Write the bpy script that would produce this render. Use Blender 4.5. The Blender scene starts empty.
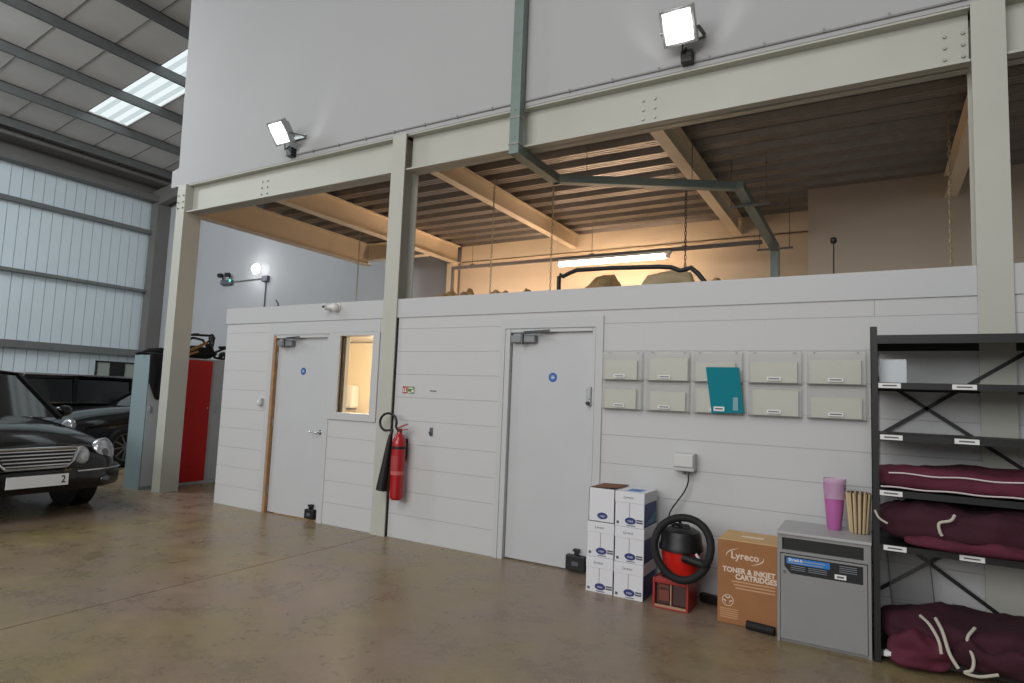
import bpy, bmesh, math, random
from mathutils import Vector, Matrix, noise
PI = math.pi
R = math.radians
scene = bpy.context.scene
C = bpy.context.collection

# ------------------------------------------------------------------ camera
yaw, pit, rol = R(-30.4405), R(5.0399), R(2.2711)
fwd = Vector((math.sin(yaw)*math.cos(pit), math.cos(yaw)*math.cos(pit), math.sin(pit)))
r0 = Vector((math.cos(yaw), -math.sin(yaw), 0)); u0 = r0.cross(fwd)
cr = math.cos(rol)*r0 + math.sin(rol)*u0
cu = -math.sin(rol)*r0 + math.cos(rol)*u0
cam_d = bpy.data.cameras.new('camera'); cam = bpy.data.objects.new('camera', cam_d); C.objects.link(cam)
M = Matrix.Identity(4)
for i in range(3):
    M[i][0] = cr[i]; M[i][1] = cu[i]; M[i][2] = -fwd[i]
M.translation = Vector((0, -4.738, 1.40))
cam.matrix_world = M
cam_d.sensor_width = 36.0; cam_d.lens = 620.777/1024*36.0; cam_d.clip_end = 200
scene.camera = cam

# ------------------------------------------------------------------ world, light, exposure
def lin(c):
    return tuple(((v/255.0)/12.92 if v/255.0 <= .04045 else ((v/255.0+.055)/1.055)**2.4) for v in c)
scene.view_settings.view_transform = 'Standard'
scene.view_settings.look = 'None'
scene.view_settings.gamma = 1.0
scene.view_settings.use_curve_mapping = False
scene.view_settings.exposure = 0.0
w = bpy.data.worlds.new('world'); scene.world = w; w.use_nodes = True
bg = w.node_tree.nodes['Background']; bg.inputs[0].default_value = (.95, .98, 1.0, 1); bg.inputs[1].default_value = 0.2

def area(name, loc, target, size, power, col=(1, 1, 1), sy=None):
    d = bpy.data.lights.new(name, 'AREA'); d.energy = power; d.color = col
    d.shape = 'RECTANGLE'; d.size = size; d.size_y = sy or size
    o = bpy.data.objects.new(name, d); C.objects.link(o)
    o.location = loc
    o.rotation_euler = (Vector(target)-Vector(loc)).to_track_quat('-Z', 'Y').to_euler()
    return o
# hall roof-light bays over the open warehouse floor (far above the frame), plus a low front fill
area('hall_rooflight', (-2.2, -8.5, 7.6), (-2.4, -2, 0), 6.0, 240, (1, .99, .97), 3.0)
area('hall_front_fill', (-4.0, -13.0, 4.6), (-3.0, 0, 1.6), 11.0, 620, (1, 1, 1), 4.0)  # unseen fill added behind the camera to even out the wall
area('hall_rooflight', (-12.5, -4.0, 7.0), (-14.5, 1.5, 1.5), 4.0, 520, (.9, .97, 1.0), 2.0)

area('mezzanine_fill', (-5.2, 3.0, 2.22), (-5.2, 3.75, 3.7), 1.4, 34, (1, .69, .48), .08)  # unseen light added to brighten the left of the mezzanine back wall

# ------------------------------------------------------------------ materials
MATS = {}
def mat(name, col, rough=.6, metal=0.0, spec=.5, coat=0.0, var=0.0, vscale=6.0, bump=0.0, bscale=60.0, emit=None, estr=0.0, alpha=1.0):
    m = bpy.data.materials.new(name); m.use_nodes = True
    nt = m.node_tree; p = nt.nodes['Principled BSDF']
    c = lin(col)
    p.inputs['Base Color'].default_value = (*c, 1); p.inputs['Roughness'].default_value = rough
    p.inputs['Metallic'].default_value = metal; p.inputs['Specular IOR Level'].default_value = spec
    p.inputs['Coat Weight'].default_value = coat; p.inputs['Coat Roughness'].default_value = .05
    p.inputs['Alpha'].default_value = alpha
    if emit:
        p.inputs['Emission Color'].default_value = (*emit, 1); p.inputs['Emission Strength'].default_value = estr
    if var or bump:
        tc = nt.nodes.new('ShaderNodeTexCoord')
    if var:
        n = nt.nodes.new('ShaderNodeTexNoise'); n.inputs['Scale'].default_value = vscale; n.inputs['Detail'].default_value = 5
        nt.links.new(tc.outputs['Object'], n.inputs['Vector'])
        r = nt.nodes.new('ShaderNodeValToRGB')
        r.color_ramp.elements[0].position = .3; r.color_ramp.elements[1].position = .7
        r.color_ramp.elements[0].color = (*[v*(1-var) for v in c], 1)
        r.color_ramp.elements[1].color = (*[min(1, v*(1+var)) for v in c], 1)
        nt.links.new(n.outputs['Fac'], r.inputs['Fac']); nt.links.new(r.outputs['Color'], p.inputs['Base Color'])
    if bump:
        n2 = nt.nodes.new('ShaderNodeTexNoise'); n2.inputs['Scale'].default_value = bscale; n2.inputs['Detail'].default_value = 4
        nt.links.new(tc.outputs['Object'], n2.inputs['Vector'])
        b = nt.nodes.new('ShaderNodeBump'); b.inputs['Strength'].default_value = bump; b.inputs['Distance'].default_value = .01
        nt.links.new(n2.outputs['Fac'], b.inputs['Height']); nt.links.new(b.outputs['Normal'], p.inputs['Normal'])
    MATS[name] = m
    return m

W_PAINT = mat('white_paint', (200, 200, 200), .6, var=.02, vscale=2)
W_DOOR = mat('door_white', (194, 195, 197), .45, var=.02, vscale=3)
W_TRIM = mat('trim_white', (194, 195, 196), .5)
PANEL = mat('upper_panel_white', (177, 177, 178), .7, var=.015, vscale=1)
STEEL_W = mat('painted_steel', (186, 186, 176), .5, var=.03, vscale=2)
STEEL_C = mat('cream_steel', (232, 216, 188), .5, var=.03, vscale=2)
BOLT = mat('bolt_steel', (150, 148, 140), .4, .6)
GALV = mat('galvanised', (150, 155, 152), .42, .75, var=.12, vscale=9)
DECK = mat('deck_galvanised', (132, 126, 120), .38, .5, var=.08, vscale=12)
TRUNK = mat('trunking_galvanised', (122, 136, 131), .45, .3, var=.05, vscale=12)
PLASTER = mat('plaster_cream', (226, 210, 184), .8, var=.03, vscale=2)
PLASTER_D = mat('partition_plaster', (206, 190, 172), .8, var=.04, vscale=1.2)
GABLE = mat('gable_grey', (172, 173, 176), .75, var=.03, vscale=1)
CLAD = mat('cladding_white', (208, 220, 226), .5, var=.02, vscale=2)
ROOFM = mat('roof_liner', (196, 193, 190), .7, var=.05, vscale=2)
PURL = mat('purlin_galvanised', (120, 122, 122), .5, .4, var=.08, vscale=6)
DARKST = mat('dark_steel', (110, 108, 106), .6, var=.06, vscale=3)
BLACK = mat('black_plastic', (22, 22, 23), .45)
BLACKM = mat('black_metal', (30, 30, 31), .45, .2)
RUBBER = mat('rubber', (20, 20, 20), .75)
RED = mat('red_plastic', (205, 32, 22), .35)
REDLOCK = mat('red_locker_paint', (200, 22, 18), .45)
REDEXT = mat('red_enamel', (170, 14, 24), .28, coat=.4)
GREYLOCK = mat('grey_locker_paint', (178, 182, 186), .5)
BLUEGREY = mat('blue_grey_locker_paint', (130, 148, 152), .5)
CHROME = mat('chrome', (210, 212, 215), .15, .95)
SILVER = mat('silver_paint', (170, 172, 172), .35, .5)
CARD = mat('cardboard', (158, 108, 68), .8, var=.05, vscale=8)
CARDT = mat('cardboard_lit_top', (205, 168, 118), .8, var=.05, vscale=8)  # carton top paler than its sides, light from above put into the colour
CARDB = mat('cardboard_brown', (120, 80, 55), .85, var=.08, vscale=9)
PAPERW = mat('printed_white_card', (222, 222, 226), .55, var=.015, vscale=8)
BLUEP = mat('blue_print', (48, 58, 118), .5)
BLUEL = mat('light_blue_print', (96, 140, 200), .5)
TEALP = mat('teal_print', (60, 120, 140), .5)
INK = mat('ink_grey', (88, 90, 100), .6)
WHITE = mat('white_plastic', (228, 228, 226), .4)
CONSOLE = mat('console_grey', (140, 140, 140), .45, var=.03, vscale=5)
CONSOLET = mat('console_lit_top', (176, 176, 176), .45, var=.03, vscale=5)  # paler copy of the console grey, overhead light mixed into the top
STICKB = mat('sticker_black', (18, 20, 24), .4)
STICKBL = mat('sticker_blue', (40, 125, 205), .4)
PINK = mat('pink_plastic', (192, 108, 172), .3, alpha=.92)
STRIPE_L = mat('wicker_light', (196, 176, 138), .6)
STRIPE_D = mat('wicker_dark', (72, 54, 44), .6)
MAROON = mat('maroon_cloth', (88, 29, 49), .85, var=.18, vscale=7, bump=.25, bscale=40)
MAROOND = mat('dark_maroon_cloth', (60, 21, 36), .9, var=.22, vscale=6, bump=.3, bscale=30)
BLACKCL = mat('black_cloth', (18, 18, 20), .9, var=.2, vscale=6)
CORD = mat('pale_cord', (190, 184, 170), .7)
PIPING = mat('white_piping', (215, 205, 205), .7)
TEAL = mat('teal_folder_card', (0, 124, 138), .65, spec=.2)
TIMBER = mat('bare_timber', (164, 126, 86), .7, var=.2, vscale=14)
SIGNB = mat('sign_blue', (28, 92, 170), .4)
SIGNG = mat('sign_green', (96, 130, 52), .45)
SIGNR = mat('sign_red', (176, 32, 30), .45)
TAN = mat('tan_wrap', (176, 146, 104), .85, var=.25, vscale=10, bump=.4, bscale=25)
CARP = mat('black_car_paint', (6, 6, 7), .14, spec=.35, coat=.35)
CARG = mat('car_glass', (10, 12, 12), .06, spec=.8)
TYRE = mat('tyre_rubber', (16, 16, 16), .8)
ALLOY = mat('alloy', (132, 134, 138), .3, .7)
LAMPG = mat('headlamp_glass', (168, 170, 174), .18, .5, coat=.6, var=.35, vscale=22)
LAMPD = mat('headlamp_inner', (96, 98, 102), .1, .8)
PLATE = mat('number_plate', (226, 228, 230), .4)
ORANGE = mat('tan_strap', (158, 116, 70), .7)
CREAMW = mat('washroom_wall', (236, 222, 194), .8)
PANEG = mat('panel_grey_green', (150, 158, 150), .4)

def emis(name, col, s):
    m = bpy.data.materials.new(name); m.use_nodes = True; nt = m.node_tree; nt.nodes.clear()
    o = nt.nodes.new('ShaderNodeOutputMaterial'); e = nt.nodes.new('ShaderNodeEmission')
    e.inputs[0].default_value = (*col, 1); e.inputs[1].default_value = s
    nt.links.new(e.outputs[0], o.inputs[0]); MATS[name] = m
    return m
E_FLOOD = emis('flood_led', (.96, .98, 1.0), 6.0)
E_TUBE = emis('tube_glow', (1.0, .70, .49), 52.0)
E_SKY = emis('rooflight_glow', (.86, .95, .97), 1.0)
E_SKY2 = emis('rooflight_rib_glow', (.74, .86, .88), .8)
E_EM = emis('emergency_lamp_glow', (1, 1, .98), 8.0)
E_GREEN = emis('green_led', (.1, .9, .55), 2.0)

def clear(name, col, fac, rough=.25):
    m = bpy.data.materials.new(name); m.use_nodes = True; nt = m.node_tree
    p = nt.nodes['Principled BSDF']; p.inputs['Base Color'].default_value = (*lin(col), 1); p.inputs['Roughness'].default_value = rough
    t = nt.nodes.new('ShaderNodeBsdfTransparent'); mx = nt.nodes.new('ShaderNodeMixShader'); mx.inputs[0].default_value = fac
    out = nt.nodes['Material Output']
    nt.links.new(t.outputs[0], mx.inputs[1]); nt.links.new(p.outputs[0], mx.inputs[2]); nt.links.new(mx.outputs[0], out.inputs[0])
    MATS[name] = m
    return m
ACRYL = clear('frosted_acrylic', (226, 226, 222), .13)
ACRYLE = clear('acrylic_edge', (140, 140, 132), .45)
GLASSP = clear('window_glass', (200, 215, 215), .06, .03)
SHEET = clear('clear_sheet', (150, 150, 150), .18, .15)
PAPERY = mat('papers_cream', (201, 200, 187), .8, var=.05, vscale=5)

# painted blockwork: brick texture in x/z with shallow mortar grooves
def blockwork():
    m = bpy.data.materials.new('painted_blockwork'); m.use_nodes = True; nt = m.node_tree; p = nt.nodes['Principled BSDF']
    tc = nt.nodes.new('ShaderNodeTexCoord'); sp = nt.nodes.new('ShaderNodeSeparateXYZ'); cb = nt.nodes.new('ShaderNodeCombineXYZ')
    nt.links.new(tc.outputs['Object'], sp.inputs[0]); nt.links.new(sp.outputs[0], cb.inputs[0]); nt.links.new(sp.outputs[2], cb.inputs[1])
    k = lin((199, 199, 199))
    def brick(width, mort, smooth):
        b = nt.nodes.new('ShaderNodeTexBrick'); b.inputs['Scale'].default_value = 1.0; b.inputs['Brick Width'].default_value = width; b.inputs['Row Height'].default_value = .2247
        b.inputs['Mortar Size'].default_value = mort; b.inputs['Mortar Smooth'].default_value = smooth
        nt.links.new(cb.outputs[0], b.inputs['Vector']); return b
    bh = brick(400.0, .0035, .4); bv = brick(.45, .0030, .5)
    n = nt.nodes.new('ShaderNodeTexNoise'); n.inputs['Scale'].default_value = 38; n.inputs['Detail'].default_value = 5
    nt.links.new(tc.outputs['Object'], n.inputs['Vector'])
    def madd(a, m_, c_):
        x = nt.nodes.new('ShaderNodeMath'); x.operation = 'MULTIPLY_ADD'; nt.links.new(a, x.inputs[0]); x.inputs[1].default_value = m_
        if isinstance(c_, float): x.inputs[2].default_value = c_
        else: nt.links.new(c_, x.inputs[2])
        return x.outputs[0]
    h1 = madd(bh.outputs['Fac'], -.8, madd(bv.outputs['Fac'], -.22, 1.0)); h2 = madd(n.outputs['Fac'], .14, h1)
    bu = nt.nodes.new('ShaderNodeBump'); bu.inputs['Strength'].default_value = .5; bu.inputs['Distance'].default_value = .004
    nt.links.new(h2, bu.inputs['Height']); nt.links.new(bu.outputs['Normal'], p.inputs['Normal'])
    mx = nt.nodes.new('ShaderNodeMix'); mx.data_type = 'RGBA'; mx.inputs[6].default_value = (*k, 1); mx.inputs[7].default_value = (*lin((176, 176, 176)), 1)  # joint colour darkened to carry the shade of the grooves
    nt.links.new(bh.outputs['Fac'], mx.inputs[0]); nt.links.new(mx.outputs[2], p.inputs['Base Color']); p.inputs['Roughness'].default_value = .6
    return m
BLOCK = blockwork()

def floor_mat():
    m = bpy.data.materials.new('sealed_concrete'); m.use_nodes = True; nt = m.node_tree; p = nt.nodes['Principled BSDF']
    tc = nt.nodes.new('ShaderNodeTexCoord')
    def nz(scale, det, rough=.6):
        n = nt.nodes.new('ShaderNodeTexNoise'); n.inputs['Scale'].default_value = scale; n.inputs['Detail'].default_value = det; n.inputs['Roughness'].default_value = rough
        nt.links.new(tc.outputs['Object'], n.inputs['Vector']); return n
    n1 = nz(.75, 4); n2 = nz(3.2, 8, .7); n3 = nz(26, 6, .7)
    r1 = nt.nodes.new('ShaderNodeValToRGB'); e = r1.color_ramp.elements
    e[0].position = .42; e[0].color = (*lin((146, 127, 112)), 1); e[1].position = .62; e[1].color = (*lin((146, 131, 96)), 1)
    nt.links.new(n1.outputs['Fac'], r1.inputs[0])
    r2 = nt.nodes.new('ShaderNodeValToRGB'); e = r2.color_ramp.elements
    e[0].position = .32; e[0].color = (.70, .68, .66, 1); e[1].position = .62; e[1].color = (1.04, 1.03, 1.0, 1)
    nt.links.new(n2.outputs['Fac'], r2.inputs[0])
    r3 = nt.nodes.new('ShaderNodeValToRGB'); e = r3.color_ramp.elements
    e[0].position = .3; e[0].color = (.86, .86, .86, 1); e[1].position = .6; e[1].color = (1.03, 1.03, 1.03, 1)
    nt.links.new(n3.outputs['Fac'], r3.inputs[0])
    def mul(a, b):
        x = nt.nodes.new('ShaderNodeMix'); x.data_type = 'RGBA'; x.blend_type = 'MULTIPLY'; x.inputs[0].default_value = 1
        nt.links.new(a, x.inputs[6]); nt.links.new(b, x.inputs[7]); return x.outputs[2]
    c = mul(mul(r1.outputs[0], r2.outputs[0]), r3.outputs[0])
    nt.links.new(c, p.inputs['Base Color'])
    rr = nt.nodes.new('ShaderNodeMapRange'); rr.inputs[1].default_value = .3; rr.inputs[2].default_value = .7; rr.inputs[3].default_value = .2; rr.inputs[4].default_value = .42
    nt.links.new(n2.outputs['Fac'], rr.inputs[0]); nt.links.new(rr.outputs[0], p.inputs['Roughness'])
    p.inputs['Specular IOR Level'].default_value = .42
    bu = nt.nodes.new('ShaderNodeBump'); bu.inputs['Strength'].default_value = .12; bu.inputs['Distance'].default_value = .004
    nt.links.new(n2.outputs['Fac'], bu.inputs['Height']); nt.links.new(bu.outputs['Normal'], p.inputs['Normal'])
    return m
FLOOR = floor_mat()

# ------------------------------------------------------------------ mesh helpers
class MB:
    def __init__(s): s.bm = bmesh.new()
    def poly(s, pts):
        try: return s.bm.faces.new([s.bm.verts.new(p) for p in pts])
        except ValueError: return None
    def box(s, x0, x1, y0, y1, z0, z1, m=None):
        v = [Vector((x, y, z)) for x in (x0, x1) for y in (y0, y1) for z in (z0, z1)]
        if m is not None: v = [m @ p for p in v]
        b = [s.bm.verts.new(p) for p in v]
        for f in ((0, 1, 3, 2), (4, 6, 7, 5), (0, 4, 5, 1), (2, 3, 7, 6), (0, 2, 6, 4), (1, 5, 7, 3)):
            s.bm.faces.new([b[i] for i in f])
        return s
    def bar(s, p, q, wx, wz, up=(0, 0, 1)):
        p = Vector(p); q = Vector(q); d = (q-p); L = d.length; d.normalize()
        up = Vector(up)
        if abs(d.dot(up)) > .98: up = Vector((0, 1, 0))
        a = d.cross(up).normalized(); b = a.cross(d).normalized()
        m = Matrix.Identity(4)
        for i in range(3): m[i][0] = d[i]; m[i][1] = a[i]; m[i][2] = b[i]
        m.translation = p
        return s.box(0, L, -wx/2, wx/2, -wz/2, wz/2, m)
    def tube(s, pts, r, n=8, closed=False, cap=True):
        pts = [Vector(p) for p in pts]; rs = r if isinstance(r, (list, tuple)) else [r]*len(pts)
        rings = []; prev = None
        N = len(pts)
        for i, p in enumerate(pts):
            if closed: d = pts[(i+1) % N]-pts[i-1]
            else: d = pts[min(i+1, N-1)]-pts[max(i-1, 0)]
            if d.length < 1e-9: d = Vector((0, 0, 1))
            d.normalize()
            if prev is None:
                a = d.cross(Vector((0, 0, 1)))
                if a.length < .05: a = d.cross(Vector((0, 1, 0)))
                a.normalize()
            else:
                a = prev-d*prev.dot(d)
                a = a.normalized() if a.length > 1e-6 else d.orthogonal().normalized()
            prev = a; b = d.cross(a)
            rings.append([s.bm.verts.new(p+(a*math.cos(2*PI*k/n)+b*math.sin(2*PI*k/n))*rs[i]) for k in range(n)])
        for i in range(N if closed else N-1):
            A = rings[i]; B = rings[(i+1) % N]
            for k in range(n): s.bm.faces.new((A[k], A[(k+1) % n], B[(k+1) % n], B[k]))
        if cap and not closed:
            s.bm.faces.new(rings[0][::-1]); s.bm.faces.new(rings[-1])
        return s
    def cord(s, pts, r, n=8, k=6):
        P = [Vector(p) for p in pts]; P = [P[0]*2-P[1]]+P+[P[-1]*2-P[-2]]; out = []
        for i in range(1, len(P)-2):
            a, b, c, d = P[i-1:i+3]
            for j in range(k):
                t = j/k; out.append(.5*((2*b)+(c-a)*t+(2*a-5*b+4*c-d)*t*t+(3*b-a-3*c+d)*t**3))
        return s.tube(out+[P[-2]], r, n)
    def cyl(s, p, q, r, n=16, r2=None): return s.tube([p, q], [r, r if r2 is None else r2], n)
    def lathe(s, prof, n=24, m=None):
        m = m or Matrix.Identity(4); rings = []
        for r, z in prof:
            if r < 1e-5: rings.append([s.bm.verts.new(m @ Vector((0, 0, z)))])
            else: rings.append([s.bm.verts.new(m @ Vector((r*math.cos(2*PI*k/n), r*math.sin(2*PI*k/n), z))) for k in range(n)])
        for A, B in zip(rings, rings[1:]):
            for k in range(n):
                k2 = (k+1) % n
                if len(A) == 1 and len(B) == 1: break
                if len(A) == 1: s.bm.faces.new((A[0], B[k2], B[k]))
                elif len(B) == 1: s.bm.faces.new((A[k], A[k2], B[0]))
                else: s.bm.faces.new((A[k], A[k2], B[k2], B[k]))
        return s
    def prism(s, pts, off):
        """polygon pts (3d) extruded by the vector off"""
        off = Vector(off); A = [s.bm.verts.new(Vector(p)) for p in pts]; B = [s.bm.verts.new(Vector(p)+off) for p in pts]
        n = len(A); s.bm.faces.new(A[::-1]); s.bm.faces.new(B)
        for k in range(n): s.bm.faces.new((A[k], A[(k+1) % n], B[(k+1) % n], B[k]))
        return s
    def loft(s, rings, closed=True, caps=True):
        V = [[s.bm.verts.new(Vector(p)) for p in r] for r in rings]
        n = len(V[0])
        for A, B in zip(V, V[1:]):
            for k in range(n if closed else n-1): s.bm.faces.new((A[k], A[(k+1) % n], B[(k+1) % n], B[k]))
        if caps:
            s.bm.faces.new(V[0][::-1]); s.bm.faces.new(V[-1])
        return s
    def blob(s, c, rad, amp=.25, freq=3.0, seed=0, sub=3, flat=None):
        t = bmesh.new(); bmesh.ops.create_icosphere(t, subdivisions=sub, radius=1.0)
        mp = {}
        for v in t.verts:
            d = v.co.copy(); k = 1+amp*(noise.noise(d*freq+Vector((seed*7.3, seed*1.7, 0)))+.5*noise.noise(d*freq*2.3+Vector((seed*3.1, 0, 9))))
            p = Vector((c[0]+d.x*rad[0]*k, c[1]+d.y*rad[1]*k, c[2]+d.z*rad[2]*k))
            if flat is not None and p.z < flat: p.z = flat+(p.z-flat)*.04
            mp[v.index] = s.bm.verts.new(p)
        for f in t.faces: s.bm.faces.new([mp[v.index] for v in f.verts])
        t.free(); return s
    def build(s, name, material, parent=None, smooth=None, bevel=0, kind=None, seg=2, sub=0):
        bmesh.ops.recalc_face_normals(s.bm, faces=s.bm.faces)
        root = parent
        while root is not None and root.parent is not None: root = root.parent
        if root is not None: bmesh.ops.transform(s.bm, matrix=root.matrix_basis.inverted(), verts=s.bm.verts)
        me = bpy.data.meshes.new(name); s.bm.to_mesh(me); s.bm.free()
        me.materials.append(material)
        if smooth is not None:
            for p in me.polygons: p.use_smooth = True
            me.set_sharp_from_angle(angle=R(smooth))
        o = bpy.data.objects.new(name, me); C.objects.link(o)
        if parent is not None: o.parent = parent
        if bevel:
            b = o.modifiers.new('bevel', 'BEVEL'); b.width = bevel; b.segments = seg; b.limit_method = 'ANGLE'; b.angle_limit = R(40)
        if sub:
            b = o.modifiers.new('subd', 'SUBSURF'); b.levels = sub; b.render_levels = sub
        if kind: o['kind'] = kind
        return o
def bx(*a, m=None): return MB().box(*a, m=m)
def tag(o, label, cat, group=None, kind=None):
    o['label'] = label; o['category'] = cat
    if group: o['group'] = group
    if kind: o['kind'] = kind
    return o
def thing(name, label, cat, loc=(0, 0, 0), rz=0.0, group=None, kind=None):
    o = bpy.data.objects.new(name, None); C.objects.link(o); o.empty_display_size = .1
    o.matrix_basis = Matrix.Translation(Vector(loc)) @ Matrix.Rotation(rz, 4, 'Z')
    return tag(o, label, cat, group, kind)
def struct(o): o['kind'] = 'structure'; return o
def dup(root, loc, label, rz=None):
    r = root.copy(); C.objects.link(r); r.location = loc; r['label'] = label
    if rz is not None: r.rotation_euler[2] = rz
    for ch in list(root.children):
        c = ch.copy(); C.objects.link(c); c.parent = r
        for g in list(ch.children):
            d = g.copy(); C.objects.link(d); d.parent = c
    return r
def text(body, size, loc, material, parent, name='lettering', align='CENTER', wx=1.0, rot=(PI/2, 0, 0), bold=0.0, shear=0.0):
    cu_ = bpy.data.curves.new('t', 'FONT'); cu_.body = body; cu_.size = size; cu_.align_x = align; cu_.align_y = 'CENTER'
    cu_.extrude = .0004; cu_.offset = bold; cu_.resolution_u = 3; cu_.shear = shear
    t = bpy.data.objects.new('t', cu_); C.objects.link(t)
    bpy.context.view_layer.update()
    me = bpy.data.meshes.new_from_object(t.evaluated_get(bpy.context.evaluated_depsgraph_get()))
    bpy.data.objects.remove(t)
    root = parent
    while root is not None and root.parent is not None: root = root.parent
    from mathutils import Euler
    m = Matrix.Translation(Vector(loc)) @ Euler(rot).to_matrix().to_4x4() @ Matrix.Diagonal((wx, 1, 1, 1))
    if root is not None: m = root.matrix_basis.inverted() @ m
    me.transform(m); me.name = name
    me.materials.clear(); me.materials.append(material)
    o = bpy.data.objects.new(name, me); C.objects.link(o); o.parent = parent
    return o
def ibeam_x(mb, x0, x1, yc, z0, h, b, tf=.014, tw=.009):
    mb.box(x0, x1, yc-b/2, yc+b/2, z0, z0+tf); mb.box(x0, x1, yc-b/2, yc+b/2, z0+h-tf, z0+h); mb.box(x0, x1, yc-tw/2, yc+tw/2, z0+tf, z0+h-tf)
def ibeam_y(mb, y0, y1, xc, z0, h, b, tf=.014, tw=.009):
    mb.box(xc-b/2, xc+b/2, y0, y1, z0, z0+tf); mb.box(xc-b/2, xc+b/2, y0, y1, z0+h-tf, z0+h); mb.box(xc-tw/2, xc+tw/2, y0, y1, z0+tf, z0+h-tf)
def circ(cx, cz, r, y, n=24, sx=1.0): return [(cx+sx*r*math.cos(2*PI*k/n), y, cz+r*math.sin(2*PI*k/n)) for k in range(n)]

# ================================================================== STRUCTURE
ZB = 3.66; ZT = 4.04; XR = 4.5                    # steel underside, steel top, right end of what is built
# ---- floor with its saw-cut joint at the column line
f = MB(); f.box(-17.4, -4.206, -9, 5.2, -.15, 0); f.box(-4.198, XR+1.5, -9, 5.2, -.15, 0); f.box(-4.206, -4.198, -9, 5.2, -.15, -.012)
struct(f.build('floor', FLOOR))

# ---- block wall of the office box
wf = MB(); T = .14; ZW = 2.137
for x0, x1, z0, z1 in [(-6.81, -5.94, 0, ZW), (-5.94, -5.055, 1.985, ZW), (-5.055, -4.93, 0, ZW), (-4.93, -4.36, 0, 1.12), (-4.93, -4.36, 1.99, ZW),
                       (-4.36, -4.297, 0, ZW), (-4.10, -2.85, 0, ZW), (-2.85, -1.985, 1.995, ZW), (-1.985, XR, 0, ZW)]:
    wf.box(x0, x1, 0, T, z0, z1)
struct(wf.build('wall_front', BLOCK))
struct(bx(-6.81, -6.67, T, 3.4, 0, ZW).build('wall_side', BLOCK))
struct(bx(-6.83, XR, -.012, .12, ZW, 2.325).build('trim_1', W_TRIM))                      # fascia band
struct(bx(-6.81, XR, .12, 3.4, 2.06, 2.12).build('ceiling_office', W_PAINT))              # lid of the office box
tb = MB(); tb.box(-6.02, -5.06, -.006, 0, 1.995, ZW-.012); tb.box(-5.06, -4.34, -.006, 0, 2.005, ZW-.012); tb.box(-6.02, -5.945, -.006, 0, 0, 1.995); tb.box(-5.05, -5.0, -.006, 0, 0, 2.005)
struct(tb.build('trim_2', W_TRIM))
tb = MB(); tb.box(-1.978, -1.915, -.014, 0, 0, 2.09); tb.box(-2.90, -1.978, -.008, 0, 2.0, 2.09); tb.box(-2.90, -2.852, -.008, 0, 0, 2.0)
struct(tb.build('trim_3', W_TRIM))

# ---- doors (frames, leaf, closer, sign, handle, retainer are parts)
def door_closer(parent, x0, z, yleaf):
    c = MB(); c.box(x0, x0+.24, yleaf-.06, yleaf, z-.032, z+.032); cl = c.build('door_closer', CLOSER, parent, bevel=.006)
    a = MB(); a.bar((x0+.12, yleaf-.07, z+.038), (x0+.40, yleaf-.10, z+.062), .022, .008); a.bar((x0+.40, yleaf-.10, z+.066), (x0+.10, yleaf-.02, z+.066), .022, .008)
    a.cyl((x0+.12, yleaf-.065, z-.05), (x0+.12, yleaf-.065, z+.045), .014, 12); a.build('closer_arm', mat_dk, cl)
CLOSER = mat('closer_grey', (132, 134, 136), .45, .2)
mat_dk = mat('closer_arm_grey', (96, 98, 100), .4, .6)
def round_sign(parent, x, z, y, r=.04):
    s_ = MB().prism(circ(x, z, r, y, 28), (0, -.002, 0)).build('fire_door_sign', SIGNB, parent)
    t_ = MB(); 
    for k, (wd) in enumerate((.026, .04, .026)): t_.box(x-wd/2, x+wd/2, y-.0032, y-.0022, z+.011-k*.011-.0025, z+.011-k*.011+.0025)
    t_.build('sign_wording', WHITE, s_)
def retainer(parent, x0, x1, z0, z1, y):
    r_ = bx(x0, x1, y-.055, y, z0, z1).build('door_retainer', BLACK, parent, bevel=.008)
    k = MB(); xc = (x0+x1)/2; k.box(xc-.012, xc+.012, y-.045, y-.01, z1, z1+.035); k.box(xc-.024, xc+.024, y-.048, y-.006, z1+.03, z1+.048)
    k.build('retainer_plunger', BLACK, r_)
    bx(xc-.028, xc+.028, y-.0565, y-.055, (z0+z1)/2-.018, (z0+z1)/2+.014).build('retainer_badge', INK, r_)
def make_door(name, x0, x1, top, yleaf, lw):
    d = bpy.data.objects.new(name, None); C.objects.link(d); d.location = ((x0+x1)/2, 0, 0); d.matrix_basis = Matrix.Translation(d.location); d['kind'] = 'structure'
    fr = MB(); fr.box(x0+lw, x1-.025, 0, T, top-.03, top-.002); fr.box(x1-.028, x1-.002, 0, T, 0, top-.002)
    fr.build('door_frame', W_TRIM, d)
    return d
d1 = make_door('door_1', -5.94, -5.055, 1.985, .035, .035)
bx(-5.938, -5.905, -.004, T, 0, 1.983).build('hinge_jamb', TIMBER, d1)
bx(-5.90, -5.905+.02, .0, .036, 1.955, 1.957).build('hinge_strip', TIMBER, d1)
hg = MB()
for z in (.25, 1.0, 1.75): hg.cyl((-5.902, .028, z-.05), (-5.902, .028, z+.05), .007, 8)
hg.build('hinge', BOLT, d1)
bx(-5.898, -5.085, .035, .078, .012, 1.952).build('door_leaf', W_DOOR, d1, bevel=.002)
door_closer(d1, -5.86, 1.895, .035); round_sign(d1, -5.465, 1.585, .035)
h = MB(); h.tube([(-5.14, .035, .935), (-5.14, -.02, .935), (-5.15, -.026, .935), (-5.24, -.026, .935)], .009, 10); h.prism(circ(-5.14, .935, .026, .035, 18), (0, -.006, 0))
h.build('door_handle', CHROME, d1, smooth=40)
retainer(d1, -5.245, -5.115, .025, .125, .033)
d2 = make_door('door_2', -2.85, -1.985, 1.995, .035, .03)
fr = MB(); fr.box(-2.848, -2.80, -.006, T, 0, 1.993); fr.build('hinge_jamb', W_TRIM, d2)
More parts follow.
